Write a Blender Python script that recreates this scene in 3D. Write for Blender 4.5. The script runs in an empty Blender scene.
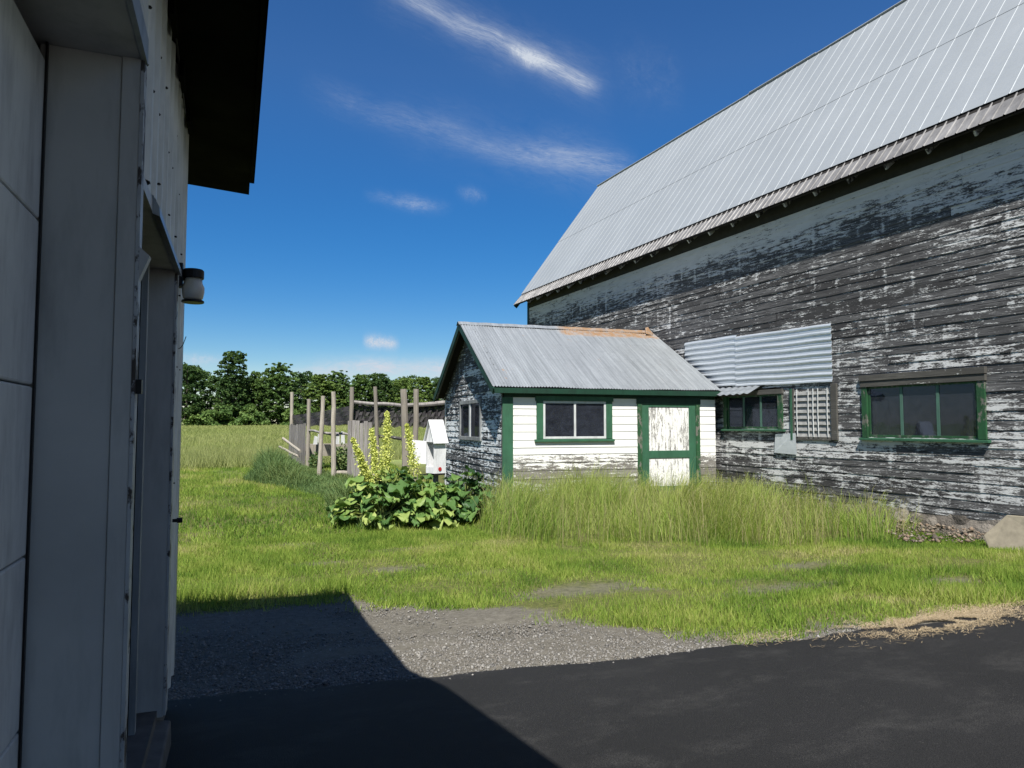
import bpy, math, random
import numpy as np
from mathutils import Vector, Matrix

S = bpy.context.scene
COL = S.collection
R = math.radians
random.seed(7)
RNG = np.random.default_rng(11)

# ------------------------------------------------------------------ camera, sky, sun, exposure
cam_d = bpy.data.cameras.new('camera'); cam = bpy.data.objects.new('camera', cam_d); COL.objects.link(cam)
cam_d.sensor_width = 36.0; cam_d.lens = 710.0/1024*36.0
cam_d.clip_start = 0.05; cam_d.clip_end = 6000
CAM_H = 1.55
cam.location = (0, 0, CAM_H)
cam.rotation_euler = (R(90+3.305), 0, R(-23.484))
S.camera = cam

L_DIR = Vector((0.32, 0.62, -1.0)).normalized()          # the way the sunlight travels
sun_d = bpy.data.lights.new('sun', 'SUN'); sun = bpy.data.objects.new('sun', sun_d); COL.objects.link(sun)
sun_d.energy = 5.0; sun_d.angle = R(0.53); sun_d.color = (1.0, 0.955, 0.88)
sun.rotation_euler = L_DIR.to_track_quat('-Z', 'Y').to_euler()
SUN_EL = math.asin(-L_DIR.z); SUN_ROT = math.atan2(-L_DIR.x, -L_DIR.y)
SKY_STRENGTH = 0.061
S.view_settings.view_transform = 'Standard'; S.view_settings.look = 'None'
S.view_settings.gamma = 1.0; S.view_settings.exposure = 0.86
S.render.engine = 'CYCLES'
S.cycles.max_bounces = 6; S.cycles.diffuse_bounces = 3; S.cycles.glossy_bounces = 3
S.cycles.transparent_max_bounces = 8; S.cycles.transmission_bounces = 4
S.cycles.use_denoising = True; S.cycles.denoising_prefilter = 'ACCURATE'

# ------------------------------------------------------------------ node helper
class NT:
    def __init__(s, tree):
        s.t = tree; s.t.nodes.clear()
    def n(s, typ, ins=None, **props):
        nd = s.t.nodes.new(typ)
        for k, v in props.items(): setattr(nd, k, v)
        if ins:
            for k, v in ins.items():
                sock = nd.inputs[k]
                if isinstance(v, bpy.types.NodeSocket): s.t.links.new(v, sock)
                elif v is not None:
                    if isinstance(v, (tuple, list)) and len(v) == 3 and sock.type == 'RGBA': v = (*v, 1)
                    sock.default_value = v
        return nd
    def m(s, op, a, b=None, c=None, clamp=False):
        nd = s.n('ShaderNodeMath', operation=op, use_clamp=clamp)
        for i, v in enumerate((a, b, c)):
            if v is None: continue
            if isinstance(v, bpy.types.NodeSocket): s.t.links.new(v, nd.inputs[i])
            else: nd.inputs[i].default_value = v
        return nd.outputs[0]
    def vm(s, op, a, b):
        nd = s.n('ShaderNodeVectorMath', operation=op)
        for i, v in enumerate((a, b)):
            if isinstance(v, bpy.types.NodeSocket): s.t.links.new(v, nd.inputs[i])
            else: nd.inputs[i].default_value = v
        return nd.outputs[0]
    def noise(s, vec, scale, detail=4, rough=0.55, dist=0.0):
        return s.n('ShaderNodeTexNoise', {'Vector': vec, 'Scale': scale, 'Detail': detail, 'Roughness': rough, 'Distortion': dist}).outputs[0]
    def vor(s, vec, scale, feature='F1', out='Distance'):
        return s.n('ShaderNodeTexVoronoi', {'Vector': vec, 'Scale': scale}, feature=feature).outputs[out]
    def white(s, vec):
        return s.n('ShaderNodeTexWhiteNoise', {'Vector': vec}, noise_dimensions='3D').outputs[0]
    def mr(s, v, a, b, c=0.0, d=1.0, smooth=False):
        nd = s.n('ShaderNodeMapRange', {0: v, 1: a, 2: b, 3: c, 4: d}, clamp=True)
        if smooth: nd.interpolation_type = 'SMOOTHSTEP'
        return nd.outputs[0]
    def mix(s, f, A, B, blend='MIX'):
        nd = s.n('ShaderNodeMix', data_type='RGBA', blend_type=blend)
        for k, v in ((0, f), (6, A), (7, B)):
            if isinstance(v, bpy.types.NodeSocket): s.t.links.new(v, nd.inputs[k])
            else: nd.inputs[k].default_value = (*v, 1) if isinstance(v, (tuple, list)) and len(v) == 3 else v
        return nd.outputs[2]
    def sep(s, v):
        nd = s.n('ShaderNodeSeparateXYZ', {0: v}); return nd.outputs[0], nd.outputs[1], nd.outputs[2]
    def comb(s, x, y, z):
        return s.n('ShaderNodeCombineXYZ', {0: x, 1: y, 2: z}).outputs[0]
    def obj(s): return s.n('ShaderNodeTexCoord').outputs['Object']
    def attr(s, name): return s.n('ShaderNodeAttribute', attribute_name=name).outputs['Fac']
    def bump(s, h, strength=0.3, dist=0.01):
        return s.n('ShaderNodeBump', {'Height': h, 'Strength': strength, 'Distance': dist}).outputs[0]
    def bsdf(s, color, rough=0.8, metal=0.0, normal=None, spec=0.3, **extra):
        ins = {'Base Color': color, 'Roughness': rough, 'Metallic': metal, 'Specular IOR Level': spec}
        if normal is not None: ins['Normal'] = normal
        ins.update(extra)
        return s.n('ShaderNodeBsdfPrincipled', ins).outputs[0]
    def out(s, sh): s.n('ShaderNodeOutputMaterial', {'Surface': sh})

def mat(name):
    m = bpy.data.materials.new(name); m.use_nodes = True
    return m, NT(m.node_tree)

# ------------------------------------------------------------------ world: sky with thin cirrus
w = bpy.data.worlds.new('World'); S.world = w; w.use_nodes = True
t = NT(w.node_tree)
sky = t.n('ShaderNodeTexSky', sky_type='NISHITA', sun_disc=False, sun_elevation=SUN_EL, sun_rotation=SUN_ROT,
          altitude=200, air_density=1.0, dust_density=0.0, ozone_density=3.0).outputs[0]
gen = t.n('ShaderNodeTexCoord').outputs['Generated']
dx, dy, dz = t.sep(gen)
skyc = t.n('ShaderNodeHueSaturation', {'Hue': 0.508, 'Saturation': t.m('MINIMUM', t.mr(dz, .0, .09, .85, 1.60), t.mr(dz, .05, .45, 1.60, 1.30)), 'Value': t.mr(dz, .05, .40, .88, 1.06), 'Color': sky}).outputs[0]
front = t.m('GREATER_THAN', dy, 0.05)
dyc = t.m('MAXIMUM', dy, 0.05)
az = t.m('DIVIDE', dx, dyc); el = t.m('DIVIDE', dz, dyc)
warpn = t.n('ShaderNodeTexNoise', {'Vector': t.comb(az, el, 0.0), 'Scale': 7.0, 'Detail': 3.0}).outputs['Color']
wx, wy, wz = t.sep(warpn)
azw = t.m('ADD', az, t.m('MULTIPLY', t.m('SUBTRACT', wx, 0.5), 0.05))
elw = t.m('ADD', el, t.m('MULTIPLY', t.m('SUBTRACT', wy, 0.5), 0.03))
def streak(a0, e0, a1, e1, wd, ramp, fib=14.0, gain=1.0, lo=0.42, hi=0.75, seed=0.0):
    """a wisp from (a0,e0) to (a1,e1): ramp = brightness at start, middle, end"""
    d = math.hypot(a1-a0, e1-e0); ux, uy = (a1-a0)/d, (e1-e0)/d
    da = t.m('SUBTRACT', azw, a0); de = t.m('SUBTRACT', elw, e0)
    u = t.m('DIVIDE', t.m('ADD', t.m('MULTIPLY', da, ux), t.m('MULTIPLY', de, uy)), d)
    v = t.m('ADD', t.m('MULTIPLY', da, -uy), t.m('MULTIPLY', de, ux))
    prof = t.m('POWER', 2.718, t.m('MULTIPLY', t.m('POWER', t.m('DIVIDE', v, wd), 2.0), -1.0))
    rr = t.n('ShaderNodeValToRGB', {0: u}); cr = rr.color_ramp; cr.interpolation = 'EASE'
    cr.elements[0].position = 0.0; cr.elements[0].color = (0, 0, 0, 1)
    cr.elements[1].position = 1.0; cr.elements[1].color = (0, 0, 0, 1)
    for p, b in ramp:
        e = cr.elements.new(p); e.color = (b, b, b, 1)
    nz = t.noise(t.comb(t.m('MULTIPLY', u, 2.2), t.m('MULTIPLY', v, fib), seed), 2.2, 6, 0.62, 0.6)
    nz = t.mr(nz, lo, hi)
    n2 = t.noise(t.comb(t.m('MULTIPLY', u, 9.0), t.m('MULTIPLY', v, fib*6.0), seed+3.0), 2.0, 8, .72, 1.2)
    nz = t.m('MULTIPLY', nz, t.mr(n2, .28, .68, .25, 1.15))
    return t.m('MULTIPLY', t.m('MULTIPLY', prof, rr.outputs[0]), t.m('MULTIPLY', nz, gain))
cl = [streak(0.20, 0.655, 0.60, 0.556, 0.017, [(0.2, .55), (0.60, .8), (0.74, 1.0), (0.88, .7)], 30, 1.15, .22, .72, 1.0),
      streak(0.18, 0.660, 0.64, 0.555, 0.040, [(0.2, .5), (0.60, .7), (0.80, .8)], 12, 0.38, .25, .8, 14.0),
      streak(0.42, 0.600, 0.52, 0.570, 0.014, [(0.5, 1.0)], 10, 0.9, .2, .6, 15.0),
      streak(0.60, 0.60, 0.78, 0.60, 0.05, [(0.3, .5), (0.7, .5)], 12, 0.20, .3, .8, 6.0),
      streak(0.10, 0.475, 0.42, 0.425, 0.020, [(0.25, .5), (0.7, .9)], 24, 0.34, .2, .75, 2.0),
      streak(0.20, 0.455, 0.70, 0.415, 0.045, [(0.3, .5), (0.75, .9)], 10, .26, .25, .8, 16.0),
      streak(0.32, 0.425, 0.68, 0.437, 0.018, [(0.2, .6), (0.72, 1.0), (0.88, .9)], 30, 0.55, .2, .72, 3.0),
      streak(0.20, 0.335, 0.34, 0.322, 0.010, [(0.5, 1.0)], 22, 0.40, .2, .7, 4.0),
      streak(0.33, 0.352, 0.40, 0.345, 0.010, [(0.5, 1.0)], 22, 0.28, .2, .7, 5.0),
      streak(0.196, 0.117, 0.256, 0.116, 0.0085, [(0.3, 1.0), (0.75, .9)], 20, 1.1, .1, .5, 8.0),
      streak(-0.06, 0.087, 0.06, 0.083, 0.007, [(0.4, 1.0)], 16, 0.75, .15, .6, 9.0),
      streak(0.06, 0.070, 0.42, 0.088, 0.014, [(0.3, .9), (0.7, 1.0)], 10, 1.2, .1, .65, 10.0),
      streak(0.30, 0.098, 0.46, 0.10, 0.008, [(0.5, 1.0)], 16, 0.35, .15, .7, 12.0)]
acc = cl[0]
for c in cl[1:]: acc = t.m('ADD', acc, c)
acc = t.m('MULTIPLY', t.m('MINIMUM', acc, 1.0), front)
skyfin = t.mix(acc, skyc, (5.6, 6.1, 6.9))
dzc = t.m('MAXIMUM', dz, .06)
cb = t.noise(t.comb(t.m('DIVIDE', dx, dzc), t.m('DIVIDE', dy, dzc), 3.0), .9, 6, .6)  # added cloud cover behind the camera, out of view, to neutralise blue shade
cb = t.m('MULTIPLY', t.mr(cb, .42, .60), t.m('MULTIPLY', t.mr(dy, -.30, .02, 1, 0), t.mr(dz, .02, .12)))
skyfin = t.mix(t.m('MULTIPLY', cb, .85), skyfin, (2.6, 2.7, 2.8))
bg = t.n('ShaderNodeBackground', {'Color': skyfin, 'Strength': SKY_STRENGTH}).outputs[0]
t.n('ShaderNodeOutputWorld', {'Surface': bg})

# ------------------------------------------------------------------ mesh helpers
class MB:
    """collects shapes; build() links them as ONE mesh object"""
    def __init__(s): s.v = []; s.f = []; s.r = []
    def add(s, vs, fs, rnd=0.5):
        b = len(s.v); s.v += [tuple(v) for v in vs]; s.r += [rnd]*len(vs)
        s.f += [tuple(i+b for i in f) for f in fs]; return s
    def box(s, x0, x1, y0, y1, z0, z1, rnd=0.5):
        return s.add([(x0,y0,z0),(x1,y0,z0),(x1,y1,z0),(x0,y1,z0),(x0,y0,z1),(x1,y0,z1),(x1,y1,z1),(x0,y1,z1)],
              [(0,3,2,1),(4,5,6,7),(0,1,5,4),(1,2,6,5),(2,3,7,6),(3,0,4,7)], rnd)
    def hexa(s, a, b, rnd=0.5):      # two quads with matching corners
        return s.add(list(a)+list(b), [(3,2,1,0),(4,5,6,7),(0,1,5,4),(1,2,6,5),(2,3,7,6),(3,0,4,7)], rnd)
    def bar(s, p, q, wa, wb, up=(0,0,1), rnd=0.5):   # bar p->q, wa sideways, wb along up
        p, q = Vector(p), Vector(q); d = (q-p).normalized(); up = Vector(up)
        sd = d.cross(up)
        if sd.length < 1e-4: sd = d.cross(Vector((1,0,0)))
        sd.normalize(); u = sd.cross(d).normalized()
        c = [(-1,-1),(1,-1),(1,1),(-1,1)]
        return s.hexa([p+sd*a*wa/2+u*b*wb/2 for a,b in c], [q+sd*a*wa/2+u*b*wb/2 for a,b in c], rnd)
    def tube(s, pts, rad, n=8, cap=True, rnd=0.5):
        pts = [Vector(p) for p in pts]
        if not isinstance(rad, (list, tuple)): rad = [rad]*len(pts)
        vs = []; prev = None
        for i, p in enumerate(pts):
            d = (pts[min(i+1,len(pts)-1)]-pts[max(i-1,0)]).normalized()
            a = prev if prev is not None else (Vector((1,0,0)) if abs(d.x) < .9 else Vector((0,1,0)))
            a = (a-d*a.dot(d)).normalized(); b = d.cross(a); prev = a
            for k in range(n):
                th = 2*math.pi*k/n
                vs.append(p+(a*math.cos(th)+b*math.sin(th))*rad[i])
        fs = [(i*n+k, i*n+(k+1)%n, (i+1)*n+(k+1)%n, (i+1)*n+k) for i in range(len(pts)-1) for k in range(n)]
        if cap: fs += [tuple(range(n))[::-1], tuple(range((len(pts)-1)*n, len(pts)*n))]
        return s.add(vs, fs, rnd)
    def lathe(s, c, prof, n=20, ax='z'):
        vs = []
        for r, h in prof:
            for k in range(n):
                a = 2*math.pi*k/n; vs.append((c[0]+r*math.cos(a), c[1]+r*math.sin(a), c[2]+h))
        m = len(prof)
        fs = [(i*n+k, i*n+(k+1)%n, (i+1)*n+(k+1)%n, (i+1)*n+k) for i in range(m-1) for k in range(n)]
        fs += [tuple(range(n))[::-1], tuple(range((m-1)*n, m*n))]
        return s.add(vs, fs)
    def grid(s, P, rnd=0.5):         # P[i][j] points
        m, n = len(P), len(P[0])
        return s.add([p for row in P for p in row],
              [(i*n+j, i*n+j+1, (i+1)*n+j+1, (i+1)*n+j) for i in range(m-1) for j in range(n-1)], rnd)
    def build(s, name, mt, parent=None, smooth=False, bevel=0.0):
        me = bpy.data.meshes.new(name)
        off = Vector(BASE.get(parent.name, (0,0,0))) if parent is not None else Vector((0,0,0))
        me.from_pydata([tuple(Vector(v)-off) for v in s.v], [], s.f)
        a = me.attributes.new('rnd', 'FLOAT', 'POINT'); a.data.foreach_set('value', s.r)
        me.materials.append(mt)
        if smooth: me.polygons.foreach_set('use_smooth', [True]*len(me.polygons))
        me.update()
        o = bpy.data.objects.new(name, me); COL.objects.link(o)
        if parent is not None: o.parent = parent; BASE[o.name] = tuple(off)
        if bevel > 0:
            b = o.modifiers.new('bevel', 'BEVEL'); b.width = bevel; b.segments = 2; b.limit_method = 'ANGLE'
        return o
BASE = {}
def tag(o, label=None, cat=None, group=None, kind=None):
    if label: o['label'] = label
    if cat: o['category'] = cat
    if group: o['group'] = group
    if kind: o['kind'] = kind
    return o
def thing(name, label, cat, base=(0,0,0), frame=0.0, group=None):
    """Empty at the thing's base; parts are given in a frame turned by `frame` degrees"""
    o = bpy.data.objects.new(name, None); COL.objects.link(o); o.empty_display_size = 0.2
    o.rotation_euler = (0, 0, R(frame)); o.location = Matrix.Rotation(R(frame), 3, 'Z') @ Vector(base)
    BASE[o.name] = tuple(base)
    return tag(o, label, cat, group)
def fast_mesh(name, V, F, nper, mt, rnd=None, parent=None, smooth=False, uvt=None):
    """V (N,3), F flat index list, nper loops per face"""
    me = bpy.data.meshes.new(name)
    nv = len(V); nf = len(nper)
    me.vertices.add(nv); me.vertices.foreach_set('co', np.ascontiguousarray(V, dtype=np.float32).ravel())
    me.loops.add(len(F)); me.loops.foreach_set('vertex_index', np.ascontiguousarray(F, dtype=np.int32))
    me.polygons.add(nf)
    st = np.concatenate([[0], np.cumsum(nper)[:-1]]).astype(np.int32)
    me.polygons.foreach_set('loop_start', st)
    if rnd is not None:
        a = me.attributes.new('rnd', 'FLOAT', 'POINT'); a.data.foreach_set('value', rnd.astype(np.float32))
    if uvt is not None:
        a = me.attributes.new('tip', 'FLOAT', 'POINT'); a.data.foreach_set('value', uvt.astype(np.float32))
    me.materials.append(mt)
    if smooth: me.polygons.foreach_set('use_smooth', np.ones(nf, dtype=bool))
    me.update(calc_edges=True); me.validate()
    o = bpy.data.objects.new(name, me); COL.objects.link(o)
    if parent is not None: o.parent = parent
    return o

# ------------------------------------------------------------------ materials
def peel_mat(name, paint, woods, along=1, h=0.16, z0=0.0, amount=0.5, zbands=None, soft=0.035, stain=0.25, scale=1.0, rough=0.85, perboard=0.35, nails=None):
    """weathered boards under peeling paint. along = axis the boards run on"""
    m, t = mat(name); p = t.obj(); xyz = t.sep(p)
    u = xyz[along]; z = xyz[2]; o = xyz[1-along] if along != 2 else xyz[1]
    if along == 2: u, z = xyz[2], xyz[0]
    brd = t.attr('rnd')
    flat = t.comb(u, z, t.m('MULTIPLY', brd, .35))
    def st(a, b): return t.vm('MULTIPLY', flat, (a*scale, b*scale, 1.0))
    def cn(a, b, k, det=5, rg=.6, ds=.3): return t.m('MULTIPLY', t.m('SUBTRACT', t.noise(st(a, b), 1.0, det, rg, ds), .5), k)
    v = t.m('ADD', t.m('ADD', cn(.22, .45, 1.1, 3), cn(1.1, 3.6, 1.35)), t.m('ADD', cn(4, 20, 2.1), cn(22, 70, 1.5, 3)))
    v = t.m('ADD', v, cn(.6, 22, 1.2, 4))
    v = t.m('ADD', v, t.m('MULTIPLY', t.m('SUBTRACT', brd, .5), perboard))
    if nails:
        fr_ = t.m('ABSOLUTE', t.m('SUBTRACT', t.m('FRACT', t.m('ADD', t.m('DIVIDE', u, nails), t.m('MULTIPLY', brd, .05))), .5))
        v = t.m('ADD', v, t.m('MULTIPLY', t.mr(fr_, .40, .5), t.m('ADD', .12, cn(.7, 2.0, 2.2))))
    if zbands:
        rr = t.n('ShaderNodeValToRGB', {0: t.mr(xyz[2], zbands[0], zbands[1])}); cr = rr.color_ramp
        cr.elements[0].position = zbands[2][0][0]; cr.elements[0].color = (*[zbands[2][0][1]]*3, 1)
        cr.elements[1].position = zbands[2][-1][0]; cr.elements[1].color = (*[zbands[2][-1][1]]*3, 1)
        for pp, b in zbands[2][1:-1]:
            e = cr.elements.new(pp); e.color = (b, b, b, 1)
        v = t.m('ADD', v, t.m('MULTIPLY', t.m('SUBTRACT', rr.outputs[0], .5), 2.0))
    thr = (0.5-amount)*1.6
    mask = t.mr(v, thr-soft, thr+soft)
    grain = t.noise(st(2.2, 60), 1.0, 6, .65, .5)
    dark = t.noise(st(.8, 2.4), 1.0, 4, .6)
    wood = t.mix(t.mr(grain, .36, .66), woods[0], woods[1])
    wood = t.mix(t.mr(t.m('ADD', dark, t.m('MULTIPLY', t.m('SUBTRACT', brd, .5), .5)), .35, .68), wood, t.mix(t.mr(grain, .3, .7), woods[2], tuple(c*.45 for c in woods[2])))
    pn = t.noise(st(2.5, 8), 1.0, 5, .6)
    pc = t.mix(t.m('MULTIPLY', t.mr(pn, .42, .75), stain), paint, tuple(c*.45 for c in paint))
    col = t.mix(mask, wood, pc)
    hgt = t.m('ADD', t.m('MULTIPLY', mask, .7), t.m('MULTIPLY', grain, .55))
    t.out(t.bsdf(col, rough, 0, t.bump(hgt, .8, .006), .25))
    return m

def painted(name, col, col2, rough=0.6, spec=0.35, chips=None, chipamt=.62, scale=1.0, bump=.25):
    """painted timber or metal with dirt and, if given, chips down to another colour"""
    m, t = mat(name); p = t.obj()
    a = t.noise(p, 3.1*scale, 6, .6); b = t.noise(t.vm('MULTIPLY', p, (14*scale, 14*scale, 3*scale)), 1.0, 5, .65)
    c = t.mix(t.mr(a, .35, .7), col, col2)
    c = t.mix(t.m('MULTIPLY', t.mr(b, .48, .78), .6), c, tuple(x*.5 for x in col2))
    sm = t.noise(t.vm('MULTIPLY', p, (5*scale, 5*scale, .8*scale)), 1.0, 7, .7, .5); c = t.mix(t.m('MULTIPLY', t.mr(sm, .5, .8), .55), c, tuple(x*.45 for x in col2))
    h = b
    if chips:
        ch = t.m('ADD', t.m('MULTIPLY', t.noise(t.vm('MULTIPLY', p, (9*scale, 9*scale, 5*scale)), 1.0, 6, .7), .8), t.m('MULTIPLY', a, .3))
        k = t.mr(ch, chipamt-.02, chipamt+.02); c = t.mix(k, c, chips); h = t.m('SUBTRACT', b, k)
    t.out(t.bsdf(c, t.mr(a, .3, .7, rough-.1, rough+.12), 0, t.bump(h, bump, .004), spec))
    return m

def plain(name, col, rough=.7, metal=0.0, spec=.3, var=.3, scale=6.0, bump=.15):
    m, t = mat(name); p = t.obj(); a = t.noise(p, scale, 5, .6)
    c = t.mix(t.mr(a, .3, .7), col, tuple(x*(1-var) for x in col))
    t.out(t.bsdf(c, rough, metal, t.bump(a, bump, .005), spec)); return m

def metal_mat(name, col, col2, rough=.42, metal=.55, rust=None, streak=(2.0, 2.0, .3), bump=.08, rustzone=None):
    m, t = mat(name); p = t.obj()
    a = t.noise(t.vm('MULTIPLY', p, streak), 1.0, 5, .65); b = t.noise(p, 9, 5, .62); f = t.noise(p, .45, 3, .5)
    c = t.mix(t.mr(a, .33, .68), col, col2)
    c = t.mix(t.m('MULTIPLY', t.mr(b, .5, .75), .3), c, tuple(x*.62 for x in col2))
    c = t.mix(t.m('MULTIPLY', t.mr(f, .4, .7), .25), c, tuple(x*.8 for x in col))
    mt_ = metal
    if rust:
        n1 = t.noise(t.vm('MULTIPLY', p, rust['st']), 1.0, 6, .68, .4)
        k = t.mr(n1, rust['thr'], rust['thr']+.07)
        if rustzone:
            x, y, z = t.sep(p); wob = t.m('MULTIPLY', t.m('SUBTRACT', t.noise(t.vm('MULTIPLY', p, (3, 3, 3)), 1.0, 5, .65), .5), .5)
            zx = t.m('MULTIPLY', t.mr(t.m('ADD', x, wob), rustzone[0], rustzone[0]+.25), t.mr(t.m('ADD', x, wob), rustzone[1]-.25, rustzone[1], 1, 0))
            zz = t.mr(t.m('ADD', z, t.m('MULTIPLY', wob, .35)), rustzone[2], rustzone[2]+.06)
            k = t.m('MAXIMUM', k, t.m('MULTIPLY', t.m('MULTIPLY', zx, zz), t.mr(t.noise(t.vm('MULTIPLY', p, (9, 9, 5)), 1.0, 5, .6), .34, .58, .40, .95)))
        rc = t.mix(t.noise(p, 18, 4, .6), (.13, .062, .026), (.28, .175, .085))
        c = t.mix(k, c, rc); mt_ = t.m('MULTIPLY', t.m('SUBTRACT', 1.0, k), metal)
        rg = t.m('ADD', rough, t.m('MULTIPLY', k, .35))
    else: rg = t.mr(b, .3, .7, rough-.05, rough+.12)
    t.out(t.bsdf(c, rg, mt_, t.bump(b, bump, .004), .4)); return m

def glass_mat(name, tint=(.02, .025, .03), rough=.03, opac=.55):
    """dusty window glass: reflects, lets the dark room through"""
    m, t = mat(name); p = t.obj()
    d = t.noise(p, 7, 5, .65); wav = t.noise(p, 1.7, 2, .5)
    tr = t.n('ShaderNodeBsdfTransparent', {'Color': (.55, .58, .6)}).outputs[0]
    df = t.bsdf((.11, .125, .165), .9)
    gl = t.n('ShaderNodeBsdfGlossy', {'Color': (.24, .29, .40), 'Roughness': rough, 'Normal': t.bump(wav, .12, .02)}).outputs[0]
    base = t.n('ShaderNodeMixShader', {0: t.mr(d, .3, .8, .10, .24), 1: tr, 2: df}).outputs[0]
    lw = t.n('ShaderNodeFresnel', {'IOR': 1.5}).outputs[0]
    t.out(t.n('ShaderNodeMixShader', {0: t.m('ADD', lw, .05, clamp=True), 1: base, 2: gl}).outputs[0]); return m

def leaf_mat(name, cols, trans=.35, rough=.6, tipcol=None, spec=.25):
    """cols: three colours picked by the per-leaf random value"""
    m, t = mat(name); r = t.attr('rnd')
    rr = t.n('ShaderNodeValToRGB', {0: r}); cr = rr.color_ramp
    cr.elements[0].color = (*cols[0], 1); cr.elements[1].color = (*cols[-1], 1)
    for i, c in enumerate(cols[1:-1]):
        e = cr.elements.new((i+1)/(len(cols)-1)); e.color = (*c, 1)
    c = rr.outputs[0]
    if tipcol: c = t.mix(t.m('MULTIPLY', t.mr(t.attr('tip'), .55, 1.0), .8), c, tipcol)
    a = t.bsdf(c, rough, 0, None, spec*.4)
    b = t.n('ShaderNodeBsdfTranslucent', {'Color': t.mix(.5, c, t.mix(1.0, c, (1.3, 1.25, .5), 'MULTIPLY'))}).outputs[0]
    t.out(t.n('ShaderNodeMixShader', {0: trans, 1: a, 2: b}).outputs[0]); return m

WOODS_DARK = ((.055, .052, .055), (.15, .145, .145), (.085, .08, .08))
M = {}
M['barn_siding'] = peel_mat('weathered barn boards', (.52, .53, .53), ((.012, .012, .013), (.150, .150, .152), (.052, .051, .052)), along=1, amount=.42,
      zbands=(.3, 7.1, [(0, .42), (.07, .44), (.2, .53), (.30, .47), (.5, .46), (.66, .40), (.80, .40), (.88, .54), (.93, .70), (1, .80)]), perboard=.26, nails=.61, soft=.17)
M['gable_siding'] = peel_mat('dark peeling gable boards', (.62, .66, .68), ((.03, .033, .038), (.10, .105, .11), (.055, .058, .062)), along=1, amount=.42, perboard=.2, soft=.06, nails=.6)
M['white_siding'] = peel_mat('white painted shed boards', (.70, .70, .675), ((.10, .098, .092), (.30, .285, .26), (.19, .178, .16)), along=0, amount=.77,
      zbands=(.1, 2.95, [(0, .30), (.16, .16), (.27, .10), (.35, .26), (.42, .44), (.52, .68), (1, .82)]), perboard=.30, stain=.14, soft=.10, nails=.9)
M['door_panel'] = peel_mat('flaking white door panel', (.68, .68, .66), ((.17, .165, .155), (.36, .35, .33), (.25, .24, .225)), along=2, amount=.58, perboard=.05, stain=.1, scale=1.0, soft=.14)
M['trim_dark'] = peel_mat('bare dark trim', (.5, .52, .5), ((.05, .048, .045), (.14, .135, .12), (.08, .077, .07)), along=1, amount=.12)
M['green'] = painted('green trim paint', (.036, .118, .066), (.027, .088, .050), .55, .35, (.16, .17, .15), .80)
M['green_dark'] = painted('dark green fascia paint', (.010, .045, .026), (.008, .032, .02), .55, .3, (.05, .06, .05), .78)
M['green_worn'] = painted('worn green window paint', (.022, .085, .035), (.018, .06, .025), .6, .3, (.13, .13, .11), .60)
M['sash_green'] = painted('faded green sash', (.07, .16, .12), (.06, .12, .095), .6, .3)
M['white_frame'] = painted('grey white window frame', (.55, .57, .57), (.45, .47, .47), .5, .4)
M['bare_wood'] = peel_mat('bare grey wood', (.5, .5, .48), ((.10, .09, .08), (.27, .255, .235), (.17, .16, .15)), along=2, amount=.05)
M['fence_wood'] = peel_mat('silvered fence boards', (.5, .5, .48), ((.13, .12, .115), (.32, .305, .29), (.23, .215, .205)), along=2, amount=.02, scale=.8)
M['pale_wood'] = peel_mat('pale weathered post', (.5, .5, .48), ((.2, .18, .15), (.46, .42, .355), (.34, .31, .26)), along=2, amount=.02)
M['post_wood'] = peel_mat('grey weathered post', (.5, .5, .48), ((.14, .125, .105), (.36, .325, .275), (.245, .222, .19)), along=2, amount=.02)
M['roof_big'] = metal_mat('barn roof sheet', (.30, .325, .345), (.265, .29, .31), .55, .2, None, (.5, .6, .5))
M['roof_strip'] = metal_mat('old galvanised eave sheet', (.29, .285, .28), (.10, .098, .097), .55, .3, None, (1.2, 3.6, 1.2))
M['roof_shed'] = metal_mat('galvanised shed roof', (.31, .335, .355), (.18, .197, .21), .45, .35, {'st': (7.0, 1.6, 1.6), 'thr': .655}, (16.0, .5, .5), .08, (-.35, 3.05, 4.56))
M['sheet'] = metal_mat('bright corrugated sheet', (.62, .66, .69), (.53, .57, .60), .36, .45, None, (.7, .6, 4))
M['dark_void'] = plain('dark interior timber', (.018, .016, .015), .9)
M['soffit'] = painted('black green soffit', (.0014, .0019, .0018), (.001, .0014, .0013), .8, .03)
M['glass'] = glass_mat('window glass')
M['garage_siding'] = painted('white ribbed siding', (.60, .62, .60), (.47, .49, .48), .5, .35, (.12, .12, .12), .86)
M['garage_door'] = painted('white garage door', (.58, .60, .59), (.50, .52, .52), .5, .35)
M['garage_jamb'] = painted('grey white jamb paint', (.46, .465, .455), (.37, .375, .37), .55, .3, (.16, .16, .16), .86, .5)
M['garage_chip'] = painted('chipped jamb paint', (.42, .44, .45), (.33, .345, .36), .6, .3, (.05, .042, .038), .60, 1.4)
M['brown'] = painted('dark brown steel', (.022, .020, .019), (.015, .014, .014), .5, .3)
M['flash'] = painted('pale flashing', (.30, .33, .35), (.22, .245, .265), .4, .45)
M['black'] = plain('black iron', (.012, .012, .013), .45, .3)
M['concrete'] = plain('pale concrete', (.235, .21, .16), .9, 0, .2, .3, 8, .4)
M['sill_conc'] = plain('grey concrete sill', (.13, .125, .115), .9, 0, .2, .35, 10, .4)
M['gal_wire'] = plain('wire', (.45, .46, .46), .5, .4)

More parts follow.
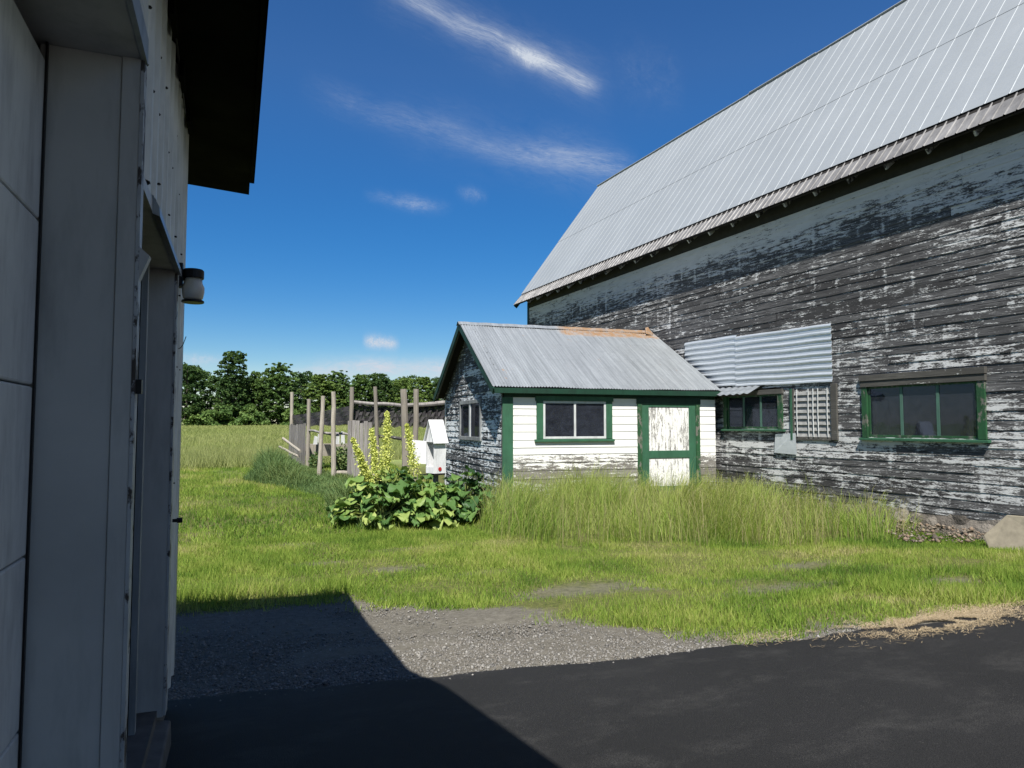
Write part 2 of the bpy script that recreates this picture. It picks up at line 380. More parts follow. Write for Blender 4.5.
# rough stone
m, t = mat('fieldstone'); p = t.obj(); vo = t.vor(p, 4.0); vc = t.n('ShaderNodeTexVoronoi', {'Vector': p, 'Scale': 4.0}).outputs['Color']
cx_, cy_, cz_ = t.sep(vc)
c = t.mix(cx_, (.13, .115, .10), (.30, .27, .23)); c = t.mix(t.mr(vo, .05, .5), c, t.mix(1.0, c, (.8, .8, .8), 'MULTIPLY'))
t.out(t.bsdf(c, .9, 0, t.bump(t.m('ADD', t.m('MULTIPLY', vo, -1.0), t.m('MULTIPLY', t.noise(p, 20, 5, .6), .5)), .9, .06), .2)); M['stone'] = m
m, t = mat('lantern glass'); p = t.obj()
t.out(t.bsdf(t.mix(t.noise(p, 30, 4, .6), (.62, .60, .55), (.45, .42, .37)), .35, 0, None, .5, **{'Transmission Weight': .25})); M['lamp_glass'] = m
M['red'] = plain('red paint', (.42, .03, .03), .5)
M['box_white'] = painted('white box paint', (.70, .71, .72), (.60, .61, .62), .55, .3, (.25, .22, .2), .86)
m, t = mat('shade netting'); p = t.obj()
n1 = t.noise(t.vm('MULTIPLY', p, (1.5, 1.5, 14)), 1.0, 5, .6)
sh = t.bsdf(t.mix(n1, (.022, .02, .023), (.06, .055, .06)), .85)
t.out(t.n('ShaderNodeMixShader', {0: t.mr(t.noise(p, 5, 4, .6), .35, .7, .82, 1.0), 1: t.n('ShaderNodeBsdfTransparent').outputs[0], 2: sh}).outputs[0]); M['net'] = m

# ------------------------------------------------------------------ ground
def zg(x, y):
    y = np.asarray(y, dtype=float); x = np.asarray(x, dtype=float)
    z = -np.clip(.08*(y-1.5), 0, .5) + np.clip(.016*(np.minimum(y, 160)-12), 0, None)
    return z
def zgf(x, y): return float(zg(x, y))
def vnoise(x, y, f, seed=0):
    """cheap smooth value noise in numpy"""
    x = np.asarray(x)*f+seed*17.3; y = np.asarray(y)*f+seed*9.1
    xi = np.floor(x); yi = np.floor(y); fx = x-xi; fy = y-yi
    fx = fx*fx*(3-2*fx); fy = fy*fy*(3-2*fy)
    def hsh(a, b): return np.modf(np.abs(np.sin(a*127.1+b*311.7+seed)*43758.5453))[0]
    return (hsh(xi, yi)*(1-fx)+hsh(xi+1, yi)*fx)*(1-fy)+(hsh(xi, yi+1)*(1-fx)+hsh(xi+1, yi+1)*fx)*fy

ASPH = [(-2.0, 5.62), (-.19, 5.40), (.34, 5.33), (1.35, 5.14), (2.08, 5.02), (2.84, 4.84), (3.71, 4.75), (4.63, 4.60), (5.47, 4.60), (6.2, 4.42), (7.04, 4.50), (7.6, 4.54), (10, 4.7), (14, 5.0)]
GRASS = [(-4, 8.75), (-.25, 8.6), (1.0, 8.75), (1.7, 8.55), (2.11, 8.06), (2.83, 7.38), (3.43, 6.65), (3.75, 5.70), (4.2, 5.05), (4.74, 4.80), (5.6, 4.85), (7.2, 4.62), (10, 4.85), (14, 5.2)]
def edge(tab, x): return np.interp(x, [p[0] for p in tab], [p[1] for p in tab])

def lines(segs):
    out = []
    for a, b, st in segs: out += list(np.arange(a, b, st))
    return np.array(out + [segs[-1][1]])
gx = lines([(-3000, -400, 400), (-400, -60, 40), (-60, -8, 4), (-8, -2, .5), (-2, 13, .12), (13, 60, 3), (60, 400, 40), (400, 3000, 400)])
gy = lines([(-400, -40, 40), (-40, -4, 4), (-4, 4, .5), (4, 16, .12), (16, 40, .6), (40, 170, 5), (170, 600, 60), (600, 3600, 500)])
GX, GY = np.meshgrid(gx, gy, indexing='ij')
GZ = zg(GX, GY)
GZ = GZ + np.where(GY > 6, (vnoise(GX, GY, 1.1, 3)-.5)*.05 + (vnoise(GX, GY, .35, 5)-.5)*.06, 0) - np.where(GY < edge(ASPH, GX)-.05, .06, 0.0)
nx, ny = GX.shape
V = np.stack([GX, GY, GZ], -1).reshape(-1, 3)
idx = np.arange(nx*ny).reshape(nx, ny)
F = np.stack([idx[:-1, :-1], idx[1:, :-1], idx[1:, 1:], idx[:-1, 1:]], -1).reshape(-1)
ge = edge(GRASS, GX) + (vnoise(GX, GY, 2.2, 8)-.5)*.7 + (vnoise(GX, GY, 6, 9)-.5)*.3
BARE = [(5.0, 7.6, 1.4, .40), (4.3, 7.9, .8, .3), (6.4, 6.6, 1.2, .25), (2.6, 10.1, .5, .2), (1.4, 10.9, .7, .2), (3.6, 11.6, .8, .2), (8.4, 5.9, .5, .25), (1.6, 12.8, .6, .3), (3.4, 9.3, .5, .2), (8.0, 7.9, .9, .3)]
bare_ = sum(np.exp(-((GX-bx)/sx)**2-((GY-by)/sy)**2) for bx, by, sx, sy in BARE)
dirt = np.clip(np.clip((ge-GY)/.25+.5, 0, 1)+np.clip(bare_*.9*(.2+1.2*vnoise(GX, GY, 6, 17))-.12, 0, .6), 0, 1).reshape(-1)

m, t = mat('field soil and turf'); p = t.obj(); x, y, z = t.sep(p)
dm = t.attr('dirt')
a = t.noise(p, 1.3, 6, .6); b = t.noise(p, 14, 5, .65); c3 = t.noise(p, .09, 4, .55); gr = t.noise(p, 60, 4, .7)
soil = t.mix(t.mr(b, .3, .7), (.080, .073, .058), (.155, .145, .120)); soil = t.mix(t.m('MULTIPLY', t.mr(gr, .52, .75), .6), soil, (.25, .235, .21))
turf = t.mix(t.mr(b, .35, .65), (.035, .05, .012), (.12, .125, .04)); turf = t.mix(t.m('MULTIPLY', t.mr(gr, .45, .7), .7), turf, (.15, .15, .05)); turf = t.mix(t.mr(a, .5, .75), turf, (.13, .115, .055))
hay = t.mix(t.mr(c3, .4, .62), (.19, .23, .08), (.255, .29, .112)); hay = t.mix(t.m('MULTIPLY', t.mr(a, .4, .7), .35), hay, (.14, .20, .045))
fm = t.mr(t.m('ADD', y, t.m('MULTIPLY', t.noise(p, .25, 4, .6), 14.0)), 34, 42)
c = t.mix(fm, turf, hay); c = t.mix(dm, c, soil)
t.out(t.bsdf(c, .95, 0, t.bump(t.m('ADD', b, t.m('MULTIPLY', gr, .6)), .7, .03), .15))
M['ground'] = m
g = fast_mesh('ground', V, F, np.full(len(F)//4, 4), M['ground'])
at_ = g.data.attributes.new('dirt', 'FLOAT', 'POINT'); at_.data.foreach_set('value', dirt.astype(np.float32))
tag(g, kind='structure')

# asphalt driveway
m, t = mat('fresh black asphalt'); p = t.obj()
f1 = t.noise(p, 150, 3, .7); f2 = t.vor(p, 210); big = t.noise(p, .55, 4, .5)
sc = t.noise(t.vm('MULTIPLY', p, (1.3, 2.0, 1.0)), 1.0, 8, .72, .25); sp = t.vor(p, 30); spn = t.noise(p, 2, 3, .5)
c = t.mix(t.mr(f1, .4, .75), (.004, .004, .0043), (.020, .020, .020)); c = t.mix(t.mr(big, .4, .65), c, t.mix(1.0, c, (1.3, 1.3, 1.3), 'MULTIPLY'))
c = t.mix(t.m('MULTIPLY', t.m('MULTIPLY', t.mr(sc, .50, .72), t.mr(f1, .38, .64)), .5), c, (.085, .083, .078))
spm = t.m('MULTIPLY', t.m('MULTIPLY', t.mr(sp, .06, .13, 1, 0), .6), t.mr(spn, .5, .7)); c = t.mix(spm, c, (.12, .115, .105))
t.out(t.bsdf(c, t.mr(f1, .3, .7, .72, .92), 0, t.bump(t.m('SUBTRACT', f1, t.m('MULTIPLY', f2, .8)), .7, .006), .3)); M['asphalt'] = m
mb = MB()
xs = np.concatenate([np.arange(-2, 12, .06), [12, 13.9]])
prof = []
for xx in xs:
    e = float(edge(ASPH, xx)) + (float(vnoise(xx, 0., 2.3, 4))-.5)*.10 + (float(vnoise(xx, 0., 11, 6))-.5)*.05
    ys = [-14, -6, -2, 0, 1, 2, 3, 3.8, e-.25, e-.06, e, e+.05]
    zs = [zgf(0, yy)+.012 for yy in ys]; zs[-2] -= .006; zs[-1] -= .045
    prof.append([(xx, yy, zz) for yy, zz in zip(ys, zs)])
mb.grid(prof); o = mb.build('asphalt_driveway', M['asphalt']); tag(o, kind='structure')

# gravel stones, straw
def scatter_stones(name, X, Y, sz, mt, zoff=0.0):
    n = len(X); base = np.array([(1,0,0),(-1,0,0),(0,1,0),(0,-1,0),(0,0,1),(0,0,-1)], float)
    fc = np.array([(0,2,4),(2,1,4),(1,3,4),(3,0,4),(2,0,5),(1,2,5),(3,1,5),(0,3,5)])
    V = base[None]*(1+RNG.uniform(-.35, .35, (n, 6, 3))) + RNG.uniform(-.2, .2, (n, 6, 3))
    V *= np.stack([sz*RNG.uniform(.7, 1.3, n), sz*RNG.uniform(.7, 1.3, n), sz*RNG.uniform(.4, .8, n)], -1)[:, None, :]
    th = RNG.uniform(0, 6.28, n); c, s_ = np.cos(th), np.sin(th)
    Vx = V[..., 0]*c[:, None]-V[..., 1]*s_[:, None]; Vy = V[..., 0]*s_[:, None]+V[..., 1]*c[:, None]
    V = np.stack([Vx+X[:, None], Vy+Y[:, None], V[..., 2]+(zg(X, Y)+zoff+sz*.25)[:, None]], -1).reshape(-1, 3)
    Fi = (fc[None]+(np.arange(n)*6)[:, None, None]).reshape(-1)
    return fast_mesh(name, V, Fi, np.full(n*8, 3), mt, np.repeat(RNG.random(n), 6))
M['gravel'] = leaf_mat('grey gravel', [(.09, .088, .082), (.16, .155, .145), (.22, .212, .198), (.14, .128, .11), (.28, .272, .255)], 0.0, .9)
n = 170000
X = RNG.uniform(-1.2, 6.0, n); Y = RNG.uniform(4.3, 9.6, n)
e0 = edge(ASPH, X); e1 = edge(GRASS, X); u = (Y-e0)/np.maximum(e1-e0, .05)
keep = (u > -.05) & (u < 1.1) & (RNG.random(n) < np.clip(1.05-u*1.15+(vnoise(X, Y, 1.6, 2)-.5)*.9, .06, 1))
X, Y = X[keep], Y[keep]
sz = np.clip(RNG.gamma(2.4, .0024, len(X)), .003, .020)
o = scatter_stones('gravel', X, Y, sz, M['gravel'])
tag(o, 'loose grey gravel strip between black asphalt and grass', 'gravel', kind='stuff')

M['straw'] = leaf_mat('dry straw', [(.22, .165, .095), (.33, .26, .16), (.42, .345, .23), (.27, .21, .13)], .1, .8)
n = 11000
X = RNG.normal(6.25, .55, n); Y = 4.46 + (X-6.3)*.05 + RNG.normal(0, .17, n)
ex = int(n*.30); X[:ex] = RNG.uniform(4.0, 10.0, ex); Y[:ex] = edge(ASPH, X[:ex])+RNG.normal(.12, .10, ex)
kk = (vnoise(X, Y*2, 2.6, 12)*.6+vnoise(X, Y, 8, 13)*.4) > .42; X, Y = X[kk], Y[kk]; n = len(X)
L_ = RNG.uniform(.02, .075, n); th = RNG.normal(.2, .9, n); wd = RNG.uniform(.0008, .002, n); up = RNG.uniform(-.004, .012, n)
d = np.stack([np.cos(th), np.sin(th)], -1); q = np.stack([-np.sin(th), np.cos(th)], -1)
z0 = np.where(Y < edge(ASPH, X), zg(X, Y)+.018, zg(X, Y)+.02)+RNG.uniform(0, .008, n)
P0 = np.stack([X-d[:, 0]*L_/2, Y-d[:, 1]*L_/2, z0], -1); P1 = np.stack([X+d[:, 0]*L_/2, Y+d[:, 1]*L_/2, z0+up], -1)
Q = np.concatenate([q*wd[:, None], np.zeros((n, 1))], -1)
V = np.stack([P0-Q, P0+Q, P1+Q, P1-Q], 1).reshape(-1, 3)
o = fast_mesh('straw_litter', V, np.arange(n*4), np.full(n, 4), M['straw'], np.repeat(RNG.random(n), 4))
tag(o, 'scattered dry straw lying on the asphalt edge', 'straw', kind='stuff')

# ------------------------------------------------------------------ siding and sheet builders
def lap(mb, O, U, N, z0, z1, h, lim, holes=(), lip=.017, joint=3.6, jit=.004, seed=1):
    """lapped boards on a wall: O origin, U along, N outward, lim(z)->(u0,u1); holes (u0,u1,za,zb)"""
    rg = random.Random(seed); O, U, N = Vector(O), Vector(U), Vector(N); nrow = int(math.ceil((z1-z0)/h))
    cuts_z = [z0]
    while cuts_z[-1] < z1-.03: cuts_z.append(min(z1, cuts_z[-1]+h*rg.uniform(.9, 1.1)))
    for r in range(len(cuts_z)-1):
        za, zb = cuts_z[r], cuts_z[r+1]; zc = (za+zb)/2
        a, b = lim(zc)
        if b-a < .05: continue
        iv = [(a, b)]
        for (h0, h1, ha, hb) in holes:
            if ha < zc < hb:
                nv = []
                for (p, q) in iv:
                    if h0 > p: nv.append((p, min(q, h0)))
                    if h1 < q: nv.append((max(p, h1), q))
                iv = [(p, q) for p, q in nv if q-p > .02]
        for (p, q) in iv:
            cuts = [p]; u = p+rg.uniform(.5, joint)
            while u < q-.4: cuts.append(u); u += rg.uniform(joint*.6, joint*1.3)
            cuts.append(q)
            for c0, c1 in zip(cuts[:-1], cuts[1:]):
                rr = rg.random(); dn = rg.uniform(-jit, jit); k = max(2, int((c1-c0)/.8)+1)
                us = [c0+.0015+(c1-c0-.003)*i/(k-1) for i in range(k)]
                dz = [rg.uniform(-jit, jit) for _ in us]; dl = [rg.uniform(-jit, jit)*.8 for _ in us]
                row0 = [O+U*u_+Vector((0,0,za+e)) for u_, e in zip(us, dz)]
                row1 = [O+U*u_+N*(lip+dn+e2)+Vector((0,0,za+e)) for u_, e, e2 in zip(us, dz, dl)]
                row2 = [O+U*u_+N*.002+Vector((0,0,zb+.004)) for u_ in us]
                mb.grid([row0, row1, row2], rr)
    return mb
def corrug(mb, A, B, C_, pitch, amp, n=5, thick=0.0, ribs=None):
    """sheet from edge A->B (across the waves) swept along C_ (slope vector list of points relative); round waves, or flat pans with ribs"""
    A, B = Vector(A), Vector(B); L = (B-A).length; U = (B-A).normalized()
    sl = [Vector(c) for c in C_]; Nn = U.cross(sl[-1]-sl[0]).normalized()
    if Nn.z < 0: Nn = -Nn
    pts = []
    if ribs:
        k = int(L/pitch)+1
        for i in range(k):
            u = i*pitch
            for du, hh in ((0, 0), (.010, amp), (.026, amp), (.036, 0), (pitch*.52, .001)):
                if u+du <= L: pts.append((u+du, hh))
    else:
        k = int(L/pitch*n)
        pts = [(L*i/k, amp*math.sin(2*math.pi*(L*i/k)/pitch)) for i in range(k+1)]
    P = [[A+U*u+Nn*hh+s_ for s_ in sl] for u, hh in pts]
    mb.grid(P)
    return Nn

# ------------------------------------------------------------------ the big barn
DX = 12.75; YB0, YB1 = -3.0, 27.6
barn = thing('barn', 'huge weathered barn with peeling grey siding and pale ribbed metal gambrel roof', 'barn', (DX, 12.0, -.5))
WIN = (8.2, 10.78, 1.24, 2.46); WIN2 = (13.02, 15.12, 1.40, 2.42); WIN3 = (11.42, 12.78, 1.22, 2.40)
hole = [(w_[0]+.06, w_[1]-.06, w_[2]+.04, w_[3]-.02) for w_ in (WIN, WIN2, WIN3)]
mb = lap(MB(), (DX, 0, 0), (0, 1, 0), (-1, 0, 0), -.13, 6.56, .163, lambda z: (YB0, YB1), hole, .0115, 4.2, .006, 3)
mb.build('siding', M['barn_siding'], barn)
mb = MB(); XR = DX+13.6
mb.box(DX, XR, YB0, YB0+.15, -.13, 6.8); mb.box(DX, XR, YB1-.15, YB1, -.13, 6.8); mb.box(XR-.15, XR, YB0, YB1, -.13, 6.8)
for yy in (YB0+.075, YB1-.075):
    mb.add([(DX, yy, 6.8), (DX+.2, yy, 7.3), (DX+3.85, yy, 12.55), (DX+6.8, yy, 14.4), (XR-3.85, yy, 12.55), (XR-.2, yy, 7.3), (XR, yy, 6.8)], [tuple(range(7))])
mb.build('end_wall', M['barn_siding'], barn)
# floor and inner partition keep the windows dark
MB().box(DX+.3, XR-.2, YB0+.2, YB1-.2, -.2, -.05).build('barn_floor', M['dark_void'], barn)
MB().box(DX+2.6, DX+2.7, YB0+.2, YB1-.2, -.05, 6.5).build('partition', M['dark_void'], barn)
# foundation
mb = MB(); rows = []
for k in range(0, 340):
    yy = YB0+(YB1-YB0)*k/339
    rows.append([(DX+.02-.05*float(vnoise(yy, 1.+j, 3.0, 2))-.03*j, yy, -.10-.2*j*.85) for j in range(4)])
mb.grid(rows).build('foundation', M['stone'], barn)
# roof
EX, EZ = DX-.45, 6.78                    # eave edge
K1 = (DX-.05, 7.30); K2 = (DX+1.75, 9.76); K3 = (DX+3.90, 12.66); K4 = (DX+6.8, 14.4)
YR0, YR1 = YB0-.5, YB1+.62
def sl(a, b): return Vector((b[0]-a[0], 0, b[1]-a[1]))
mb = MB(); corrug(mb, (K1[0]-.03, YR0, K1[1]-.025), (K1[0]-.03, YR1, K1[1]-.025), [(0,0,0), sl(K1, K2)*.5, sl(K1, K2)*1.035], .425, .0072, ribs=True)
corrug(mb, (K2[0]-.016, YR0, K2[1]+.006), (K2[0]-.016, YR1, K2[1]+.006), [(0,0,0), sl(K2, K3)*.5, sl(K2, K3)*1.005], .425, .0072, ribs=True)
roof = mb.build('roof', M['roof_big'], barn)
mb = MB(); corrug(mb, (EX, YR0, EZ), (EX, YR1, EZ), [(0,0,0), sl((EX, EZ), K1)*1.06-Vector((-.02,0,.03))], .21, .017, ribs=True)
mb.build('eave_sheet', M['roof_strip'], barn)
mb = MB()
for s_, (a, b) in enumerate(((K3, K4),)):
    mb.hexa([(a[0], YR0, a[1]), (b[0], YR0, b[1]), (b[0], YR1, b[1]), (a[0], YR1, a[1])], [(a[0], YR0, a[1]+.03), (b[0], YR0, b[1]+.03), (b[0], YR1, b[1]+.03), (a[0], YR1, a[1]+.03)])
XM = 2*(DX+6.8)
for a, b in ((K4, K3), (K3, K1), (K1, (EX, EZ))):
    mb.hexa([(XM-a[0], YR0, a[1]), (XM-b[0], YR0, b[1]), (XM-b[0], YR1, b[1]), (XM-a[0], YR1, a[1])], [(XM-a[0], YR0, a[1]+.03), (XM-b[0], YR0, b[1]+.03), (XM-b[0], YR1, b[1]+.03), (XM-a[0], YR1, a[1]+.03)])
mb.build('roof', M['roof_big'], barn)
# deck under the sheets, break flashing, rake boards
mb = MB(); e = .035
for a, b in (((EX+.02, EZ-.01), K1), (K1, K3)):
    d = sl(a, b).normalized(); nn = Vector((d.z, 0, -d.x)); off = nn*.02; off2 = nn*(.02+e)
    q = [Vector((a[0], YR0+.05, a[1])), Vector((b[0], YR0+.05, b[1])), Vector((b[0], YR1-.05, b[1])), Vector((a[0], YR1-.05, a[1]))]
    mb.hexa([v+off2 for v in q], [v+off for v in q])
mb.build('roof_deck', M['dark_void'], barn)
mb = MB(); random.seed(4)
yy = YR0
while yy < YR1:
    y2 = min(yy+random.uniform(2.2, 3.2), YR1); dz = random.uniform(-.012, .02)
    mb.bar((K3[0]-.03, yy, K3[1]-.01+dz), (K3[0]-.03, y2, K3[1]-.01+dz+random.uniform(-.02, .02)), .12, .03, (.5, 0, .8)); yy = y2
mb.build('break_flashing', M['roof_big'], barn)
mb = MB()
for a, b in (((EX, EZ), K1), (K1, K3)):
    d = sl(a, b).normalized(); nn = Vector((d.z, 0, -d.x))
    p = Vector((a[0], YR1-.02, a[1]))+nn*.13; q = Vector((b[0], YR1-.02, b[1]))+nn*.13
    mb.bar(p, q, .035, .18, (-d.z, 0, d.x))
mb.build('rake_board', M['green_dark'], barn)
MB().box(DX-.035, DX+.12, YB1-.12, YB1+.02, -.13, 6.8).build('corner_board', M['green_dark'], barn)
# rafter tails under the eave, plate behind them coloured dark for the eave shadow and open gap
M['rafter'] = painted('rafter tail paint', (.50, .51, .48), (.25, .25, .23), .7, .2, (.04, .04, .04), .56)
M['eave_shade'] = plain('shadowed eave gap', (.03, .032, .028), .9)
k = 0; yy = YB0+.2
while yy < YB1:
    mb = MB(); a = Vector((DX-.02, yy, 6.98)); b = Vector((EX+.09, yy, EZ-.07))
    mb.bar(a, b, .045, .14, (0, 0, 1)); mb.build('rafter_tail', M['rafter'], barn); yy += .9
MB().box(DX-.012, DX+.05, YB0, YB1, 6.56, 7.22).build('frieze_board', M['eave_shade'], barn)

# barn windows -------------------------------------------------------
def barn_window(w_, nmul, head2=True, trimmat='green_worn', pale=None):
    y0, y1, z0, z1 = w_; x = DX
    s_ = MB(); xa, xb = x-.005, x+.035; ya, yb, za, zb = y0+.152, y1-.132, z0+.057, z1-.122; fw = .05
    s_.box(xa, xb, ya, ya+fw, za, zb); s_.box(xa, xb, yb-fw, yb, za, zb); s_.box(xa+.002, xb-.002, ya+fw, yb-fw, za, za+fw); s_.box(xa+.002, xb-.002, ya+fw, yb-fw, zb-fw*.7, zb)
    win = s_.build('window', M['green_worn'], barn, bevel=.003)
    MB().box(x-.045, x+.06, y0, y0+.15, z0+.05, z1-.121).build('jamb', M[trimmat], win, bevel=.004); MB().box(x-.045, x+.06, y1-.13, y1, z0+.05, z1-.121).build('jamb', M[trimmat], win, bevel=.004)
    MB().hexa([(x-.085, y0-.06, z0-.005), (x+.05, y0-.06, z0), (x+.05, y1+.06, z0), (x-.085, y1+.06, z0-.005)],
              [(x-.085, y0-.06, z0+.035), (x+.05, y0-.06, z0+.055), (x+.05, y1+.06, z0+.055), (x-.085, y1+.06, z0+.035)]).build('sill', M['green'], win)
    h = MB(); h.box(x-.06, x+.05, y0-.02, y1+.02, z1-.12, z1)
    if head2: h.box(x-.075, x+.03, y0-.03, y1+.03, z1+.005, z1+.13)
    h.build('head_board', M['trim_dark'], win, bevel=.004)
    for i in range(1, nmul):
        yc = ya+(yb-ya)*i/nmul
        MB().box(xa+.004, xb-.002, yc-.03, yc+.03, za+fw, zb-fw*.7).build('mullion', M['sash_green'], win)
    g_ = MB().box(xa+.015, xa+.019, ya+fw*.5, yb-fw*.5, za+fw*.5, zb-fw*.4).build('pane', M['glass'], win)
    return win, (ya, yb, za, zb)
win, rr_ = barn_window(WIN, 3)
MB().box(DX+.10, DX+.13, rr_[1]-.40, rr_[1]-.10, rr_[2]+.02, rr_[2]+.75).build('curtain', plain('dusty curtain', (.22, .22, .2)), win)
win, rr_ = barn_window(WIN2, 3, head2=False)
M['card'] = plain('pale board', (.42, .42, .42))
MB().box(DX+.08, DX+.10, rr_[0]+.25, rr_[0]+.85, rr_[2]+.02, rr_[2]+.50).build('cardboard', M['card'], win)
MB().box(DX+.08, DX+.10, rr_[1]-.45, rr_[1]-.02, rr_[2]+.02, rr_[2]+.66).build('cardboard', M['card'], win)
# louvred shutter panel with wires
y0, y1, z0, z1 = WIN3; f = MB()
f.box(DX-.05, DX+.05, y0, y0+.16, z0, z1+.06); f.box(DX-.04, DX+.05, y1-.12, y1, z0, z1); f.box(DX-.03, DX+.05, y0+.16, y1-.12, z0-.02, z0+.06)
pan = f.build('shutter_panel', M['trim_dark'], barn, bevel=.004)
MB().box(DX-.056, DX-.03, y1-.075, y1-.02, z0-.02, z1).build('green_edge', M['green'], pan)
mb = MB(); ns = 8
for i in range(ns):
    za = z0+.06+(z1-z0-.08)*i/ns; zb = za+(z1-z0-.08)/ns
    mb.add([(DX-.028, y0+.16, za), (DX-.028, y1-.12, za), (DX+.012, y1-.12, zb), (DX+.012, y0+.16, zb), (DX+.012, y0+.16, za), (DX+.012, y1-.12, za)], [(0,3,2,1), (0,1,5,4)], random.random())
mb.build('slats', plain('grey slats', (.34, .34, .33), .7, 0, .3, .45, 9), pan)
for yy in (y0+.26, y0+.52, y0+.66, y0+.80, y1-.22):
    MB().tube([(DX-.036, yy, z0+.06), (DX-.038, yy+.01, (z0+z1)/2), (DX-.034, yy, z1-.02)], .011, 6).build('lath', M['white_frame'], pan)
# corrugated sheets nailed to the wall
def hsheet(ya, yb, za, zb, x, tilt, name, mt=M['sheet'], pitch=.155):
    pts = []; k = 72
    for i in range(k+1):
        v = i/k; z_ = za+(zb-za)*v; ph = (z_-za)/pitch % 1.0
        prof = .020 if ph < .22 else (.020*(1-(ph-.22)/.14) if ph < .36 else (0 if ph < .86 else .020*(ph-.86)/.14))
        mini = .004*max(0, math.cos((ph-.60)*2*math.pi*5)) if .42 < ph < .78 else 0
        pts.append((z_, prof+mini))
    P = [[(x-pr, ya+(yb-ya)*j/6, z_+tilt*(ya+(yb-ya)*j/6-ya)+.006*math.sin(j*1.7)) for j in range(7)] for z_, pr in pts]
    o = MB().grid(P).build(name, mt, barn, smooth=False)
    s_ = o.modifiers.new('thick', 'SOLIDIFY'); s_.thickness = .002; return o
hsheet(11.52, 14.62, 2.50, 3.80, DX-.028, .018, 'metal_sheet')
hsheet(14.58, 16.75, 2.58, 3.90, DX-.022, .012, 'metal_sheet')
# bent sheet hanging below them
P = []
for i in range(40):
    u = i/39; ph = .016*math.sin(u*2*math.pi*7)
    P.append([(DX-.03-.30*v+ph*.3, 15.45-1.75*u+.12*v, 2.54-.20*v+ph-.05*u*v*(1-u)) for v in (0, .3, .6, .85, 1.0)])
MB().grid(P).build('bent_sheet', M['roof_shed'], barn)
# folded square plate under the window
mb = MB(); a = (DX-.05, 12.58, .86); b = (DX-.05, 13.30, .88); c_ = (DX-.045, 13.26, 1.33); d_ = (DX-.045, 12.62, 1.36)
mb.add([a, b, c_, d_, (DX-.02, 12.94, 1.1)], [(0, 1, 3), (1, 2, 3)])
mb.add([(v[0]+.004, v[1], v[2]) for v in (a, b, c_, d_)], [(0, 3, 1), (1, 3, 2)])
mb.v[2] = (DX-.012, 13.26, 1.33)
mb.build('metal_plate', M['sheet'], barn)

# ------------------------------------------------------------------ the shed
FS = -4.675
shed = thing('shed', 'small white shed with green trim and rusty corrugated gable roof, built against the barn', 'shed', (8.2, 16.2, -.45), FS)
SX0, SX1, SY0, SY1 = 5.30, 11.30, 16.2, 22.1; SRY, SRZ = 19.2, 4.40; EAV = 2.44
slope = (SRZ-EAV)/(SRY-16.0)
def sxe(y): return 11.33-(y-16.2)*.0818        # where the shed meets the barn wall
DW = (6.14, 8.18, 1.14, 2.24); DD = (8.90, 10.70, -.1, 2.36)
mb = lap(MB(), (0, SY0, 0), (1, 0, 0), (0, -1, 0), -.34, 2.40, .185, lambda z: (SX0+.02, 11.24), [(DW[0]+.05, DW[1]-.05, DW[2]+.03, DW[3]-.03), (DD[0]+.03, DD[1]-.03, DD[2]-.3, DD[3]+.3)], .014, 9, .0025, 5)
mb.build('front_siding', M['white_siding'], shed)
def glim(z):
    if z <= EAV: return (SY0+.01, SY1)
    k = (z-EAV)/slope
    return (16.05+k, 2*SRY-16.05-k)
GW = (18.02, 20.25, 1.18, 2.24)
mb = lap(MB(), (SX0, 0, 0), (0, 1, 0), (-1, 0, 0), -.34, 4.25, .17, glim, [(GW[0]+.06, GW[1]-.06, GW[2]+.04, GW[3]-.04)], .018, 4, .005, 6)
mb.build('gable_siding', M['gable_siding'], shed)
mb = MB(); mb.box(SX0, sxe(SY1)-.01, SY1-.05, SY1, -.3, EAV)
mb.build('back_wall', M['gable_siding'], shed)
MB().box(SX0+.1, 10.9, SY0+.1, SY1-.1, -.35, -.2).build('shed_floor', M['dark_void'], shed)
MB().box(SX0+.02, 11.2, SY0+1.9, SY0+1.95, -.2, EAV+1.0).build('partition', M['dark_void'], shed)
# roof sheets
mb = MB(); L0 = 4.96
def roof_side(mb, sgn):
    ye = 16.0 if sgn > 0 else 2*SRY-16.0
    n = 5*int((sxe(16)-L0)/.0762); P = []
    for i in range(n+1):
        f_ = i/n; col = []
        for v in (0, .25, .5, .75, 1.0):
            y = ye+(SRY-ye)*v; x1 = sxe(y)-.02; x = L0+(x1-L0)*f_
            wv = .0125*math.cos(2*math.pi*(x-L0)/.0762)+.010*math.sin(x*1.3+v*2)+.006*math.sin(x*4.1+v*5)
            col.append((x, y, EAV+.02+(SRZ-EAV)*v+wv-(.018 if v < .3 else 0)*0))
        P.append(col)
    mb.grid(P)
roof_side(mb, 1); rf = mb.build('roof', M['roof_shed'], shed, smooth=True)
mb = MB(); roof_side(mb, -1); mb.build('roof', M['roof_shed'], shed, smooth=True)
mb = MB(); P = []
for i in range(30):
    x = L0-.03+(sxe(SRY)-L0)*i/29; w_ = .006*math.sin(i*1.9)
    P.append([(x, SRY-.16, SRZ-.055+w_), (x, SRY-.02, SRZ+.045+w_), (x, SRY+.02, SRZ+.045+w_), (x, SRY+.16, SRZ-.055+w_)])
mb.grid(P).build('ridge_cap', M['roof_shed'], rf)
MB().add([(10.72, SRY-.3, SRZ-.1), (11.02, SRY-.22, SRZ-.12), (10.95, SRY-.02, SRZ+.16), (10.86, SRY, SRZ+.13)], [(0, 1, 2, 3)]).build('flashing', M['roof_shed'], rf)
